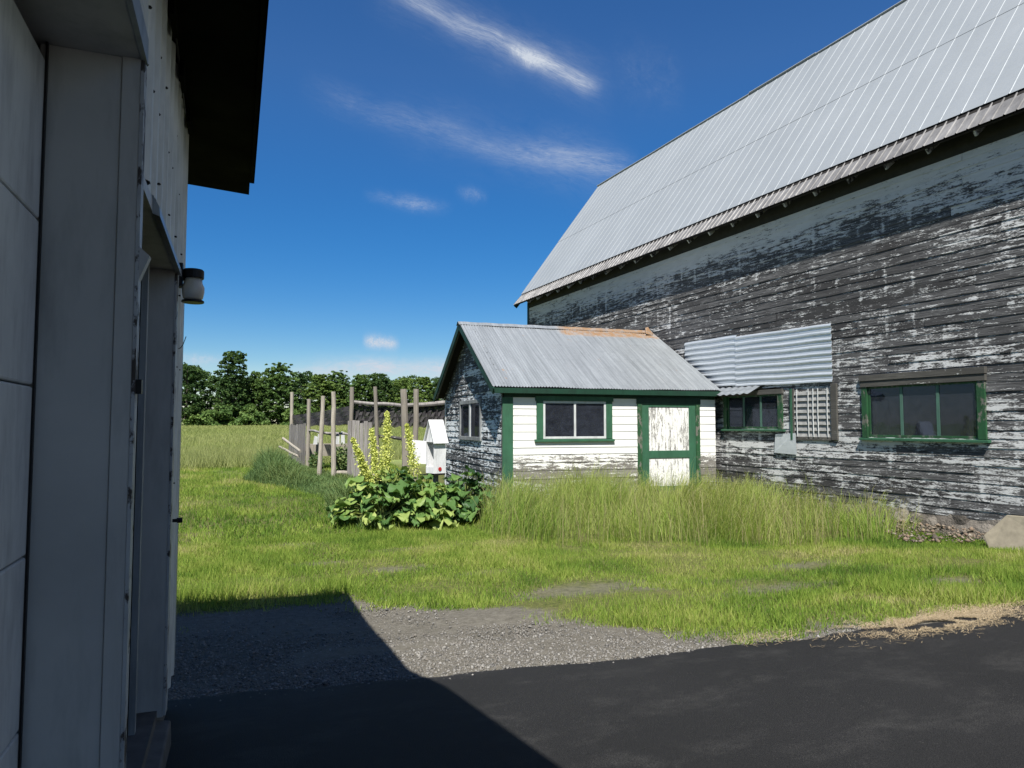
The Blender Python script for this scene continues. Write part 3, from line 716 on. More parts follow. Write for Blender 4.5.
# roof boards below, rake boards, fascia
mb = MB()
for sgn in (1, -1):
    ye = 16.03 if sgn > 0 else 2*SRY-16.03
    mb.hexa([(L0+.04, ye, EAV-.045), (sxe(16)-.06, ye, EAV-.045), (sxe(SRY)-.06, SRY, SRZ-.045), (L0+.04, SRY, SRZ-.045)],
            [(L0+.04, ye, EAV-.005), (sxe(16)-.06, ye, EAV-.005), (sxe(SRY)-.06, SRY, SRZ-.005), (L0+.04, SRY, SRZ-.005)])
mb.build('roof_deck', M['dark_void'], shed)
for sgn in (1, -1):
    ye = 15.98 if sgn > 0 else 2*SRY-15.98
    a = Vector((L0+.02, ye, EAV-.09)); b = Vector((L0+.02, SRY-.0*sgn, SRZ-.09))
    MB().bar(a, b, .03, .15, (0, 0, 1)).build('rake_board', M['green_dark'], shed)
    MB().bar((L0+.055, ye+sgn*.3, EAV-.02), (L0+.055, SRY-.05*sgn, SRZ-.15), .04, .10, (0, 0, 1)).build('rake_moulding', M['trim_dark'], shed)
MB().box(L0+.02, sxe(16)-.05, 16.005, 16.035, EAV-.13, EAV-.005).build('fascia', M['green_dark'], shed)
MB().box(L0+.05, sxe(16)-.05, 16.04, 16.19, EAV-.125, EAV-.105).build('soffit', M['green_dark'], shed)
MB().box(SX0+.02, 11.22, SY0-.028, SY0+.01, EAV-.22, EAV-.126).build('frieze_board', M['green_dark'], shed)
# corner boards
MB().box(SX0-.03, SX0+.235, SY0-.034, SY0+.0, -.34, EAV-.222).build('corner_board', M['green'], shed, bevel=.004)
MB().box(SX0-.035, SX0-.003, SY0+.002, SY0+.05, -.34, EAV-.05).build('corner_board', M['trim_dark'], shed)
MB().box(SX0-.03, SX0+.0, SY1-.10, SY1+.01, -.34, EAV-.1).build('corner_board', M['white_frame'], shed)
# front window
x0, x1, z0, z1 = DW; f = MB()
f.box(x0, x0+.17, SY0-.045, SY0+.03, z0+.07, z1-.10); f.box(x1-.17, x1, SY0-.045, SY0+.03, z0+.07, z1-.10); f.box(x0-.03, x1+.03, SY0-.05, SY0+.03, z1-.10, z1+.02)
win = f.build('window', M['green'], shed, bevel=.004)
MB().hexa([(x0-.05, SY0-.075, z0), (x1+.05, SY0-.075, z0), (x1+.05, SY0+.03, z0), (x0-.05, SY0+.03, z0)], [(x0-.05, SY0-.075, z0+.055), (x1+.05, SY0-.075, z0+.055), (x1+.05, SY0+.03, z0+.069), (x0-.05, SY0+.03, z0+.069)]).build('sill', M['green'], win, bevel=.004)
xa, xb, za, zb = x0+.172, x1-.172, z0+.071, z1-.102; s_ = MB(); fw = .055; yA, yB = SY0-.035, SY0+.015
s_.box(xa, xa+fw, yA, yB, za, zb); s_.box(xb-fw, xb, yA, yB, za, zb); s_.box(xa+fw, xb-fw, yA+.002, yB, za, za+fw); s_.box(xa+fw, xb-fw, yA+.002, yB, zb-fw, zb)
s_.box((xa+xb)/2-.028, (xa+xb)/2+.028, yA+.004, yB, za+fw, zb-fw)
s_.build('sash', M['white_frame'], win, bevel=.004)
MB().box(xa+.03, xb-.03, yA+.02, yA+.024, za+.03, zb-.03).build('pane', M['glass'], win)
# gable window
y0, y1, z0, z1 = GW; f = MB(); X_ = SX0
f.box(X_-.045, X_+.03, y0, y0+.12, z0, z1); f.box(X_-.045, X_+.03, y1-.12, y1, z0, z1); f.box(X_-.047, X_+.03, y0+.12, y1-.12, z1-.1, z1); f.box(X_-.06, X_+.03, y0-.02, y1+.02, z0-.05, z0+.05)
M['grey_frame'] = painted('greyed window frame', (.27, .285, .29), (.15, .155, .155), .7, .25, (.06, .06, .06), .66)
win = f.build('window', M['grey_frame'], shed, bevel=.004)
MB().box(X_-.035, X_+.01, (y0+y1)/2-.06, (y0+y1)/2+.06, z0+.05, z1-.1).build('mullion', M['white_frame'], win)
MB().box(X_-.012, X_-.008, y0+.1, y1-.1, z0+.04, z1-.08).build('pane', M['glass'], win)
# door
MB().box(8.90, 9.02, SY0-.05, SY0+.04, -.25, 2.089).build('door_jamb', M['green_worn'], shed, bevel=.004)
MB().box(10.62, 10.74, SY0-.05, SY0+.04, -.25, 2.089).build('door_jamb', M['green_worn'], shed, bevel=.004)
MB().box(8.88, 10.76, SY0-.056, SY0+.04, 2.09, 2.24).build('door_head', M['green_dark'], shed)
d0, d1 = 9.025, 10.615; yA, yB = SY0-.035, SY0+.02
f = MB(); f.box(d0, d0+.20, yA, yB, -.2, 2.085); f.box(d1-.20, d1, yA, yB, -.2, 2.085)
f.box(d0+.20, d1-.20, yA+.002, yB, .70, .89); f.box(d0+.20, d1-.20, yA+.002, yB, 2.02, 2.085); f.box(d0+.20, d1-.20, yA+.002, yB, -.2, -.02)
door = f.build('door', M['green'], shed, bevel=.004)
MB().box(d0+.20, d1-.20, yA+.022, yB+.01, .89, 2.02).build('door_panel', M['door_panel'], door)
MB().box(d0+.20, d1-.20, yA+.022, yB+.01, -.02, .70).build('door_panel', M['door_panel'], door)
MB().box(8.95, 10.7, SY0-.10, SY0-.04, -.32, -.14).build('door_step', M['bare_wood'], shed)

# ------------------------------------------------------------------ the garage in the left foreground
FL = -2.204; WX = -.34
gar = thing('garage', 'shaded white ribbed metal garage close on the left with dark overhanging eave', 'garage', (-.34, 3.6, -.2), FL)
Y1_, Z1_ = 2.79, 2.86; OY0, OY1, OZ0, OZ1 = 2.875, 4.47, -.06, 2.44; YE = 5.2
def ribwall(mb, y0, y1, z0, z1, pitch=.23):
    P = []; k = 0; y = y0; pts = []
    i = 0
    while y0+i*pitch/8 <= y1+1e-6:
        y = y0+i*pitch/8; ph = i % 8
        pts.append((y, .02 if ph in (1, 2) else (.004 if ph == 5 else 0))); i += 1
    if pts[-1][0] < y1-.004: pts.append((y1, 0))
    mb.grid([[(WX-.006+h_*.8, y, z) for z in (z0, z1)] for y, h_ in pts])
mb = MB(); ribwall(mb, Y1_+.002, YE, OZ1+.06, 3.62); ribwall(mb, OY1+.10, YE, -.03, OZ1+.06); ribwall(mb, -4.0, Y1_, Z1_+.08, 3.62)
mb.build('siding', M['garage_siding'], gar)
mb = MB(); mb.box(-8, WX-.03, YE-.1, YE-.01, -.5, 4.0); mb.box(-8, WX-.35, -4.1, -4.0, -.2, 4.0); mb.box(-8.1, -8, -4, YE, -.4, 3.6); mb.box(WX-.02, WX-.008, YE-.0, YE+.02, -.03, 3.6)
mb.box(-8, WX-.4, -4, YE-.1, 3.55, 3.60)
mb.build('end_wall', M['garage_siding'], gar)
MB().box(WX-.012, WX+.006, YE-.035, YE+.022, -.03, 3.58).build('corner_trim', M['flash'], gar)
# screws on the siding
mb = MB()
for zz, ys in ((2.9, (2.85, 3.08, 3.31, 3.77, 4.0, 4.46)), (3.15, (2.9, 3.3, 3.6, 4.2)), (2.62, (3.4, 3.9, 4.35, 4.8)), (1.9, (4.66, 4.9)), (1.2, (4.7, 5.0)), (2.35, (4.75, 5.0))):
    for yy in ys: mb.lathe((WX+.002, yy+.06, zz), [(.007, -.004), (.009, 0), (.005, .005)], 8)
mb.build('screws', M['black'], gar)['kind'] = 'stuff'
# overhead door opening: door leaf, jamb boards, header soffit
DXP = -.63
mb = MB(); hh = .56
for i in range(6):
    z0 = -.56+i*hh; mb.box(DXP-.05, DXP, -2.5, Y1_-.012, z0+.003, min(z0+hh-.002, Z1_-.004))
mb.build('overhead_door', M['garage_door'], gar, bevel=.008)
MB().box(DXP+.001, DXP+.007, Y1_-.02, Y1_-.001, -.15, Z1_-.002).build('weather_strip', M['black'], gar)
mb = MB(); mb.box(DXP-.02, -.401, Y1_+.003, Y1_+.06, -.2, Z1_); mb.box(-.400, WX-.0, Y1_-.004, Y1_+.06, -.2, Z1_)
mb.build('door_jamb', M['garage_jamb'], gar, bevel=.003)
MB().box(DXP-.06, WX+.0, -2.5, Y1_+.06, Z1_, Z1_+.05).build('door_head', M['garage_jamb'], gar, bevel=.003)
MB().box(WX-.0, WX+.018, -2.5, Y1_+.03, Z1_-.005, Z1_+.09).build('head_trim', M['flash'], gar)
MB().box(WX+.0, WX+.012, Y1_-.006, Y1_+.062, -.2, Z1_-.006).build('jamb_trim', M['garage_chip'], gar)
MB().box(WX-.02, WX+.03, Y1_+.01, Y1_+.05, 1.66, 1.71).build('latch', M['black'], gar)
# second, deep opening: near post, dark door, far jamb, head with flashing, sill
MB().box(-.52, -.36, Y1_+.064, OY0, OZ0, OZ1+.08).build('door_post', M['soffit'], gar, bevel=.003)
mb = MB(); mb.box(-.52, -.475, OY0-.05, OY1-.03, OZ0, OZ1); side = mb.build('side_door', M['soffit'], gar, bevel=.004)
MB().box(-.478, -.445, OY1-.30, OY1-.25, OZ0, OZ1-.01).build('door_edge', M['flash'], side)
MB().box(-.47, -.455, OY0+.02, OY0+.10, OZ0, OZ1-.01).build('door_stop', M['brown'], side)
MB().box(-.52, WX-.0, OY1, OY1+.09, OZ0-.01, OZ1).build('door_jamb', M['garage_jamb'], gar, bevel=.003)
MB().box(WX+.0, WX+.013, OY1-.002, OY1+.095, OZ0+.0, OZ1-.02).build('jamb_trim', M['garage_chip'], gar)
MB().box(-.52, WX-.0, OY0, OY1+.09, OZ1, OZ1+.05).build('door_head', M['garage_jamb'], gar)
MB().hexa([(WX-.0, OY0+.38, OZ1-.01), (WX+.03, OY0+.38, OZ1-.02), (WX+.03, OY1+.08, OZ1-.02), (WX-.0, OY1+.08, OZ1-.01)], [(WX-.0, OY0+.38, OZ1+.07), (WX+.027, OY0+.38, OZ1+.02), (WX+.027, OY1+.08, OZ1+.02), (WX-.0, OY1+.08, OZ1+.07)]).build('head_flashing', M['flash'], gar)
MB().hexa([(-.56, OY0-.2, -.3), (WX+.05, OY0-.2, -.3), (WX+.05, OY1+.03, -.35), (-.56, OY1+.03, -.35)], [(-.56, OY0-.2, OZ0), (WX+.04, OY0-.2, OZ0-.04), (WX+.04, OY1+.03, OZ0-.04), (-.56, OY1+.03, OZ0)]).build('threshold', M['sill_conc'], gar, bevel=.01)
MB().box(-8, WX-.03, -4, YE-.02, -.6, -.03).build('foundation', M['sill_conc'], gar)
# bracket where the two openings meet
MB().hexa([(WX, Y1_+.0, 2.05), (WX+.008, Y1_+.0, 2.05), (WX+.008, Y1_+.05, 2.05), (WX, Y1_+.05, 2.05)], [(WX, Y1_+.0, 2.19), (WX+.045, Y1_+.0, 2.15), (WX+.045, Y1_+.05, 2.15), (WX, Y1_+.05, 2.19)]).build('bracket', M['garage_jamb'], gar)
# eave: soffit, roof sheet, fascia
p_ = .07; XE = .07; YT = 6.33
def zs(x): return 3.5+(XE-x)*p_
mb = MB(); XRG = -4.2
EDGE = [(XE, YT), (XE, 3.15), (XE+.19, 2.4), (XE+.36, .9), (XE+.36, -4.5)]     # unseen near part widened, invented to place the shadow edge on the ground
for (xa_, ya_), (xb_, yb_) in zip(EDGE[:-1], EDGE[1:]):
    q_ = [(xa_, ya_, zs(xa_)), (xb_, yb_, zs(xb_)), (XRG, yb_, zs(XRG)), (XRG, ya_, zs(XRG))]
    mb.hexa([v for v in q_[::-1]], [(x_, y_, z_+.10) for x_, y_, z_ in q_[::-1]])
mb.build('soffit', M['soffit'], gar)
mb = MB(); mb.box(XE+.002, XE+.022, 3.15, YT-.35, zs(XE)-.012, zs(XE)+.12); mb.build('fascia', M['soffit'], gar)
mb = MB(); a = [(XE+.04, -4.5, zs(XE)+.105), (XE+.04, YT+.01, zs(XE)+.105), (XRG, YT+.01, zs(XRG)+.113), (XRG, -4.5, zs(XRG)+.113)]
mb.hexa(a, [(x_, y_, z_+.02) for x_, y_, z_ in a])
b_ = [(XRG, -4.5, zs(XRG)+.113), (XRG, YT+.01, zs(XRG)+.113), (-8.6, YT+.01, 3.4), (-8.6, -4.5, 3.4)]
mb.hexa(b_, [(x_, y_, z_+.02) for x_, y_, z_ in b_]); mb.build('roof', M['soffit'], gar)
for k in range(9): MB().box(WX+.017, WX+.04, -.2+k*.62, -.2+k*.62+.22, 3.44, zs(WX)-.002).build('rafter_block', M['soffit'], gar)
MB().tube([(WX+.012, 2.4, 3.62), (WX+.018, 3.9, 3.53), (WX+.012, 4.9, 3.46)], .005, 6).build('cable', M['black'], gar)
MB().tube([(WX+.0, 4.72, .98), (WX+.035, 4.72, .98)], .010, 8).tube([(WX+.028, 4.72, .98), (WX+.058, 4.72, .982)], .016, 10).build('hose_tap', M['black'], gar)
MB().tube([(WX+.0, 4.82, 2.02), (WX+.015, 4.82, 2.025), (WX+.03, 4.825, 2.05), (WX+.045, 4.83, 2.10)], .0025, 6).build('cable_end', M['black'], gar)

# wall lantern
lan = thing('wall_lantern', 'small black wall lantern with frosted glass jar beside the garage door', 'lantern', (WX, 4.70, 2.30), FL)
c0 = (-.255, 4.70)
mb = MB(); mb.hexa([(WX+.002, 4.655, 2.385), (WX+.028, 4.655, 2.385), (WX+.028, 4.745, 2.385), (WX+.002, 4.745, 2.385)], [(WX+.002, 4.655, 2.525), (WX+.028, 4.655, 2.525), (WX+.028, 4.745, 2.525), (WX+.002, 4.745, 2.525)])
mb.tube([(WX+.016, 4.70, 2.45), (WX+.034, 4.70, 2.452), (WX+.05, 4.70, 2.46)], [.042, .020, .018], 10).tube([(WX+.04, 4.70, 2.46), (c0[0], 4.70, 2.47)], .014, 8).build('bracket', M['black'], lan)
MB().lathe((*c0, 2.44), [(.058, 0), (.060, .004), (.060, .048), (.054, .056), (.012, .060)], 24).build('cap', M['black'], lan)
MB().lathe((*c0, 2.308), [(.044, 0), (.056, .012), (.064, .05), (.064, .08), (.052, .105), (.050, .132)], 24).build('glass_shade', M['lamp_glass'], lan, smooth=True)
MB().lathe((*c0, 2.292), [(.060, 0), (.064, .003), (.064, .012), (.058, .016)], 24).build('base_ring', M['black'], lan)

# ------------------------------------------------------------------ concrete slab, rubble
sl_ = MB(); pts = [(12.05, 7.90, -.30), (12.3, 7.66, .06), (12.35, 6.3, .10), (12.1, 6.2, -.6), (11.95, 7.45, -.58), (11.98, 7.75, -.56)]
sl_.add([(x_, y_, z_) for x_, y_, z_ in pts]+[(x_+.3, y_, z_-.06) for x_, y_, z_ in pts], [(0,1,2,3,4,5), (11,10,9,8,7,6)]+[(i, (i+5) % 6, (i+5) % 6+6, i+6) for i in range(6)])
o = sl_.build('concrete_slab', M['concrete'], bevel=.02); tag(o, 'pale broken concrete slab leaning on the barn foundation', 'slab')
n = 1500; X = RNG.uniform(11.3, 12.7, n); Y = 8.0+RNG.uniform(0, 2.4, n); kk = (X-11.3) > (np.abs(Y-8.8)*.75-.1); X, Y = X[kk], Y[kk]
o = scatter_stones('rubble', X, Y, np.clip(RNG.gamma(1.4, .011, len(X)), .006, .07), leaf_mat('rubble stone', [(.07, .06, .05), (.14, .12, .095), (.17, .12, .085), (.24, .215, .175)], 0, .9), .03+(X-11.3)*.10)
tag(o, 'stones and brick rubble spilling from the barn foundation', 'rubble', kind='stuff')

# ------------------------------------------------------------------ fence of the old garden
fen = thing('garden_fence', 'ramshackle grey fence of tall leaning posts, boards and dark netting beside the shed', 'fence', (4.6, 25.0, -.3))
POSTS = [(3.62, 33.0, 3.02, .075, 0), (3.70, 28.0, 2.54, .075, .02), (3.78, 25.0, 2.55, .075, .10), (3.96, 24.0, 2.66, .078, -.03), (4.66, 24.5, 2.85, .075, .05), (5.12, 23.0, 2.80, .065, -.14), (5.97, 22.6, 2.72, .115, -.12), (6.40, 22.6, 2.73, .095, .03)]
for i, (x, y, z, r_, ln) in enumerate(POSTS):
    g0 = zgf(x, y)-.1; pts = []; rad = []
    for k in range(7):
        u = k/6; pts.append((x-ln*(1-u)+random.uniform(-.012, .012), y+random.uniform(-.012, .012), g0+(z-g0)*u)); rad.append(r_*(1.05-.12*u)*random.uniform(.94, 1.06))
    MB().tube(pts, rad, 9, rnd=random.random()).build('post', M['pale_wood'] if i in (0, 1, 2, 3) else M['post_wood'], fen)
def boards(x0, y0, x1, y1, z0, z1a, z1b, n, mt):
    mb = MB(); d = Vector((x1-x0, y1-y0, 0)); L_ = d.length; d.normalize(); q = Vector((-d.y, d.x, 0))
    for i in range(n):
        a = L_*i/n+.006; b = L_*(i+1)/n-.006; u = (i+.5)/n; zt = z1a+(z1b-z1a)*u+random.uniform(-.05, .05)
        p = Vector((x0, y0, 0))+d*a; e_ = Vector((x0, y0, 0))+d*b; w_ = q*.022; zb = z0+random.uniform(-.04, .02); tw = q*random.uniform(-.012, .012)
        mb.hexa([p+Vector((0,0,zb)), e_+Vector((0,0,zb)), e_+w_+Vector((0,0,zb)), p+w_+Vector((0,0,zb))], [p+tw+Vector((0,0,zt)), e_-tw+Vector((0,0,zt)), e_+w_-tw+Vector((0,0,zt)), p+w_+tw+Vector((0,0,zt))], random.random())
    return mb.build('board_panel', mt, fen)
boards(3.30, 31.0, 3.60, 28.2, -.25, 1.55, 1.60, 9, M['fence_wood'])
boards(4.36, 23.6, 5.10, 23.3, -.3, 1.70, 1.62, 6, M['fence_wood'])
def rail(p, q, r_, mt='fence_wood', name='rail'):
    p, q = Vector(p), Vector(q); pts = [p.lerp(q, k/5)+Vector((0, random.uniform(-.015, .015), random.uniform(-.02, .02))) for k in range(6)]
    return MB().tube(pts, [r_*random.uniform(.9, 1.1) for _ in pts], 8, rnd=random.random()).build(name, M[mt], fen)
rail((4.66, 24.58, 2.34), (6.45, 24.2, 2.22), .06); rail((6.4, 24.2, 2.22), (8.1, 23.9, 2.34), .075)
rail((3.78, 25.1, 1.30), (4.66, 24.6, 1.22), .04); rail((3.72, 28, 1.35), (4.2, 24.3, 1.2), .04)
rail((4.05, 24.1, -.02), (5.3, 23.2, -.15), .07, 'pale_wood'); rail((5.1, 23.2, 1.18), (6.1, 22.8, 1.10), .06, 'trim_dark')
rail((3.02, 30.5, 1.0), (3.36, 27.6, .55), .05, 'pale_wood'); rail((2.92, 30.8, .65), (3.34, 28.0, .35), .045, 'pale_wood')
def net(P0, P1, zt0, zb0, zt1, zb1, sag):
    rows = []
    for i in range(24):
        u = i/23; s_ = math.sin(u*math.pi)*sag; x = P0[0]+(P1[0]-P0[0])*u; y = P0[1]+(P1[1]-P0[1])*u
        rows.append([(x+.03*math.sin(i*1.3+j), y+.05*math.sin(i*2.1+j*1.7), (zt0+(zt1-zt0)*u)*(j/4)+(zb0+(zb1-zb0)*u)*(1-j/4)-s_+(.03*math.sin(i*1.9) if j == 0 else 0)) for j in range(5)])
    return MB().grid(rows).build('netting', M['net'], fen)
net((3.64, 33.1), (4.70, 24.7), 1.98, 1.52, 2.22, 1.58, .03); net((4.70, 24.7), (6.45, 24.28), 2.30, 1.58, 2.2, 1.5, .06); net((6.45, 24.28), (8.2, 23.98), 2.2, 1.5, 2.3, 1.52, .04)
# raised bed of pale boards inside, clutter on it
bed = thing('raised_bed', 'pale plank raised bed standing inside the old garden fence', 'planter', (4.6, 29.2, -.2))
for x0, x1, y0, y1 in ((3.85, 5.5, 29.0, 29.06), (3.85, 5.5, 30.2, 30.26), (3.85, 3.91, 29.06, 30.2), (5.44, 5.5, 29.06, 30.2)):
    MB().box(x0, x1, y0, y1, .32, .78, random.random()).build('side_board', M['pale_wood'], bed)
for x_, y_ in ((3.95, 29.1), (5.4, 29.1), (3.95, 30.15), (5.4, 30.15)): MB().box(x_-.05, x_+.05, y_-.035, y_+.035, -.25, .75).build('leg', M['bare_wood'], bed)
MB().box(3.91, 5.44, 29.06, 30.2, .34, .66).build('soil', M['dark_void'], bed)
def stake(x, y, z0, z1, wd, nm, mt, label, lean=0):
    o = MB().hexa([(x-wd, y-.02, z0), (x+wd, y-.02, z0), (x+wd, y+.02, z0), (x-wd, y+.02, z0)], [(x-wd*.7+lean, y-.02, z1), (x+wd*.7+lean, y-.02, z1-.04), (x+wd*.7+lean, y+.02, z1-.04), (x-wd*.7+lean, y+.02, z1)]).build(nm, M[mt])
    tag(o, label, 'marker stake', 'white stakes stuck in the raised bed'); return o
stake(4.10, 29.15, .60, 1.12, .09, 'marker_stake', 'white_frame', 'short white stake at the left end of the raised bed', .05)
stake(4.33, 29.15, .60, 1.20, .08, 'marker_stake', 'white_frame', 'white stake near the left end of the raised bed', -.06)
stake(4.98, 29.15, .60, 1.22, .08, 'marker_stake', 'white_frame', 'white stake right of the middle of the raised bed', .03)
stake(5.20, 29.15, .60, 1.30, .09, 'marker_stake', 'white_frame', 'tallest white stake at the right end of the raised bed', 0)

# ------------------------------------------------------------------ white post box with open side door
box = thing('nest_box', 'white wooden box with gabled top, open side door and red dot, beside the shed', 'nest box', (4.77, 15.3, -.45))
ang = R(17.5)
class RB(MB):
    def build(s, *a, **k):
        ca, sa = math.cos(ang), math.sin(ang)
        s.v = [(4.79+x*ca-y*sa, 15.3+x*sa+y*ca, z) for x, y, z in s.v]; return MB.build(s, *a, **k)
wv, dv = .155, .16
b = RB(); th_ = .02
b.box(-wv, wv, -dv, -dv+th_, .48, 1.17); b.box(-wv, wv, dv-th_, dv, .48, 1.17); b.box(wv-th_, wv, -dv+th_, dv-th_, .48, 1.17); b.box(-wv, wv-th_, -dv+th_, dv-th_, .48, .56)
b.box(-wv, -wv+th_, -dv+th_, dv-th_, .56, .62)
b.add([(-wv-.003, -dv, 1.17), (-wv-.003, dv, 1.17), (-wv-.003, 0, 1.60), (-wv+.02, -dv, 1.17), (-wv+.02, dv, 1.17), (-wv+.02, 0, 1.60)], [(0, 2, 1), (3, 4, 5), (0, 1, 4, 3), (0, 3, 5, 2), (1, 2, 5, 4)])
b.add([(wv-.02, -dv, 1.17), (wv-.02, dv, 1.17), (wv-.02, 0, 1.60), (wv, -dv, 1.17), (wv, dv, 1.17), (wv, 0, 1.60)], [(0, 2, 1), (3, 4, 5), (0, 1, 4, 3), (0, 3, 5, 2), (1, 2, 5, 4)])
b.build('body', M['box_white'], box)
b = RB()
for sg in (-1, 1):
    b.hexa([(-wv-.05, sg*(dv+.045), 1.13), (wv+.04, sg*(dv+.045), 1.13), (wv+.04, 0, 1.645), (-wv-.05, 0, 1.645)], [(-wv-.05, sg*(dv+.06), 1.145), (wv+.04, sg*(dv+.06), 1.145), (wv+.04, 0, 1.67), (-wv-.05, 0, 1.67)])
b.build('roof', M['box_white'], box)
b = RB(); a0 = Vector((-wv-.005, dv-.02, 0)); dd = Vector((-.262, .18, 0)); nn = Vector((-.18, -.262, 0)).normalized()*.018
b.hexa([a0+Vector((0,0,.68)), a0+dd+Vector((0,0,.70)), a0+dd+nn+Vector((0,0,.70)), a0+nn+Vector((0,0,.68))], [a0+Vector((0,0,1.19)), a0+dd+Vector((0,0,1.22)), a0+dd+nn+Vector((0,0,1.22)), a0+nn+Vector((0,0,1.19))])
b.build('door', M['box_white'], box)
b = RB(); n_ = 18; vs = [(.0+.045*math.cos(2*math.pi*k/n_), -dv-.001, .575+.045*math.sin(2*math.pi*k/n_)) for k in range(n_)]
b.add(vs+[(x, y-.008, z) for x, y, z in vs], [tuple(range(n_, 2*n_))]+[(k, (k+1) % n_, (k+1) % n_+n_, k+n_) for k in range(n_)]).build('red_disc', M['red'], box)
RB().box(-.14, .15, -.15, .15, .44, .478).build('base', M['dark_void'], box)
RB().box(-.045, .045, -.045, .045, -.55, .44).build('post', M['bare_wood'], box)

# ------------------------------------------------------------------ grasses
def blades(name, X, Y, h, w, lean, mt, seg=1, z=None, rnd=None, dirang=None, parent=None):
    n = len(X); th = RNG.uniform(0, 2*np.pi, n); ld = RNG.uniform(0, 2*np.pi, n) if dirang is None else dirang
    q = np.stack([np.cos(th), np.sin(th), np.zeros(n)], -1)*w[:, None]; d = np.stack([np.cos(ld), np.sin(ld), np.zeros(n)], -1)
    P = np.stack([X, Y, zg(X, Y)-.01 if z is None else z], -1); up = np.array([0, 0, 1.0])
    rnd = RNG.random(n) if rnd is None else np.clip(rnd, 0, 1)
    if seg == 1:
        tip = P+up*h[:, None]*np.sqrt(np.maximum(0, 1-lean**2))[:, None]+d*(h*lean)[:, None]
        V = np.stack([P-q, P+q, tip], 1).reshape(-1, 3); F = np.arange(3*n); npf = np.full(n, 3); k = 3; tp = np.tile([0, 0, 1.], n)
    else:
        m1 = P+up*(h*.45)[:, None]+d*(h*lean*.18)[:, None]; m2 = P+up*(h*(.82-.15*lean))[:, None]+d*(h*lean*.5)[:, None]
        tip = P+up*(h*(1.0-.45*lean))[:, None]+d*(h*lean)[:, None]
        V = np.stack([P-q, P+q, m1-q*.85, m1+q*.85, m2-q*.55, m2+q*.55, tip], 1).reshape(-1, 3)
        b = (np.arange(n)*7)[:, None]
        F = np.concatenate([b+np.array([0, 1, 3, 2]), b+np.array([2, 3, 5, 4]), b+np.array([4, 5, 6])], 1).reshape(-1); npf = np.tile([4, 4, 3], n); k = 7; tp = np.tile([0, 0, .45, .45, .8, .8, 1.], n)
    return fast_mesh(name, V, F, npf, mt, np.repeat(rnd, k), parent=parent, uvt=tp)
def inpoly(X, Y, poly):
    c = np.zeros(len(X), bool); n = len(poly)
    for i in range(n):
        x0, y0 = poly[i]; x1, y1 = poly[(i+1) % n]
        cr = ((y0 > Y) != (y1 > Y)) & (X < (x1-x0)*(Y-y0)/(y1-y0+1e-12)+x0); c ^= cr
    return c
M['lawn'] = leaf_mat('lawn blades', [(.085, .16, .028), (.165, .262, .042), (.24, .33, .06), (.33, .37, .10), (.43, .39, .20)], .42, .6)
M['tallgrass'] = leaf_mat('tall grass', [(.07, .135, .03), (.17, .285, .048), (.27, .375, .072), (.36, .42, .12), (.46, .43, .22)], .5, .55, (.36, .36, .15))
M['weeds'] = leaf_mat('blue green weeds', [(.055, .105, .042), (.095, .16, .06), (.14, .21, .075), (.24, .28, .11)], .35, .6)
M['hay'] = leaf_mat('hay field', [(.17, .215, .07), (.235, .275, .095), (.295, .325, .13), (.36, .355, .17)], .4, .6)
TALL = [(5.7, 14.5), (5.0, 13.2), (4.8, 11.7), (5.4, 10.5), (7.0, 9.9), (8.79, 9.1), (10.2, 8.6), (11.0, 8.2), (11.5, 8.5), (12.7, 9.6), (12.7, 15.3), (6.5, 15.9), (5.4, 16.2)]
WEED = [(1.25, 25.2), (2.3, 22.0), (3.0, 18.7), (2.5, 15.6), (2.8, 13.9), (3.9, 13.3), (4.9, 13.2), (5.3, 15.8), (5.2, 21), (4.4, 24.2), (3.4, 28), (2.2, 30)]
def lawn(n, y0, y1, wmul, hmul, x0=-6.5, x1=12.7):
    X = RNG.uniform(x0, x1, n); Y = RNG.uniform(y0, y1, n)
    ge = edge(GRASS, X)+(vnoise(X, Y, 2.2, 8)-.5)*.7+(vnoise(X, Y, 6, 9)-.5)*.3
    keep = (Y > ge-RNG.random(n)**2*.5) & (X > -.15-(Y-6)*.3) & ~(inpoly(X, Y, TALL) & (Y > edge([(p[0], p[1]) for p in TALL[2:9]], X)+1.0)) & ~((X > 6.5+(Y-16.2)*.08) & (Y > 16.1))
    dens = .45+.9*vnoise(X, Y, .9, 21)*(.5+vnoise(X, Y, 3.5, 22))
    for bx, by, sx, sy in BARE: dens -= .62*np.exp(-((X-bx)/sx)**2-((Y-by)/sy)**2)
    keep &= RNG.random(n) < dens
    X, Y = X[keep], Y[keep]; n = len(X)
    pat = vnoise(X, Y, .7, 31)*.6+vnoise(X, Y, 2.6, 32)*.4
    h = RNG.uniform(.035, .115, n)*hmul*(.55+.95*vnoise(X, Y, 1.8, 33))
    edgeb = np.exp(-((Y-9.1)/.4)**2)*(X < 1.7); h *= 1+1.3*edgeb
    right = (X > 7.0) & (Y < 6.5); h *= np.where(right, 1.7, 1.0)
    rnd = (pat-.5)*1.15+.42+(RNG.random(n)-.5)*.5
    return blades('lawn_grass', X, Y, h, RNG.uniform(.0035, .0075, n)*wmul, RNG.uniform(.05, .85, n), M['lawn'], 1, None, rnd)
o1 = lawn(500000, 4.6, 13.5, 1.0, 1.0); o2 = lawn(240000, 13.5, 36, 1.9, 1.4)
for o_, l_ in ((o1, 'near mown green lawn between gravel and shed'), (o2, 'far mown green lawn running left to the field')): tag(o_, l_, 'grass', kind='stuff')
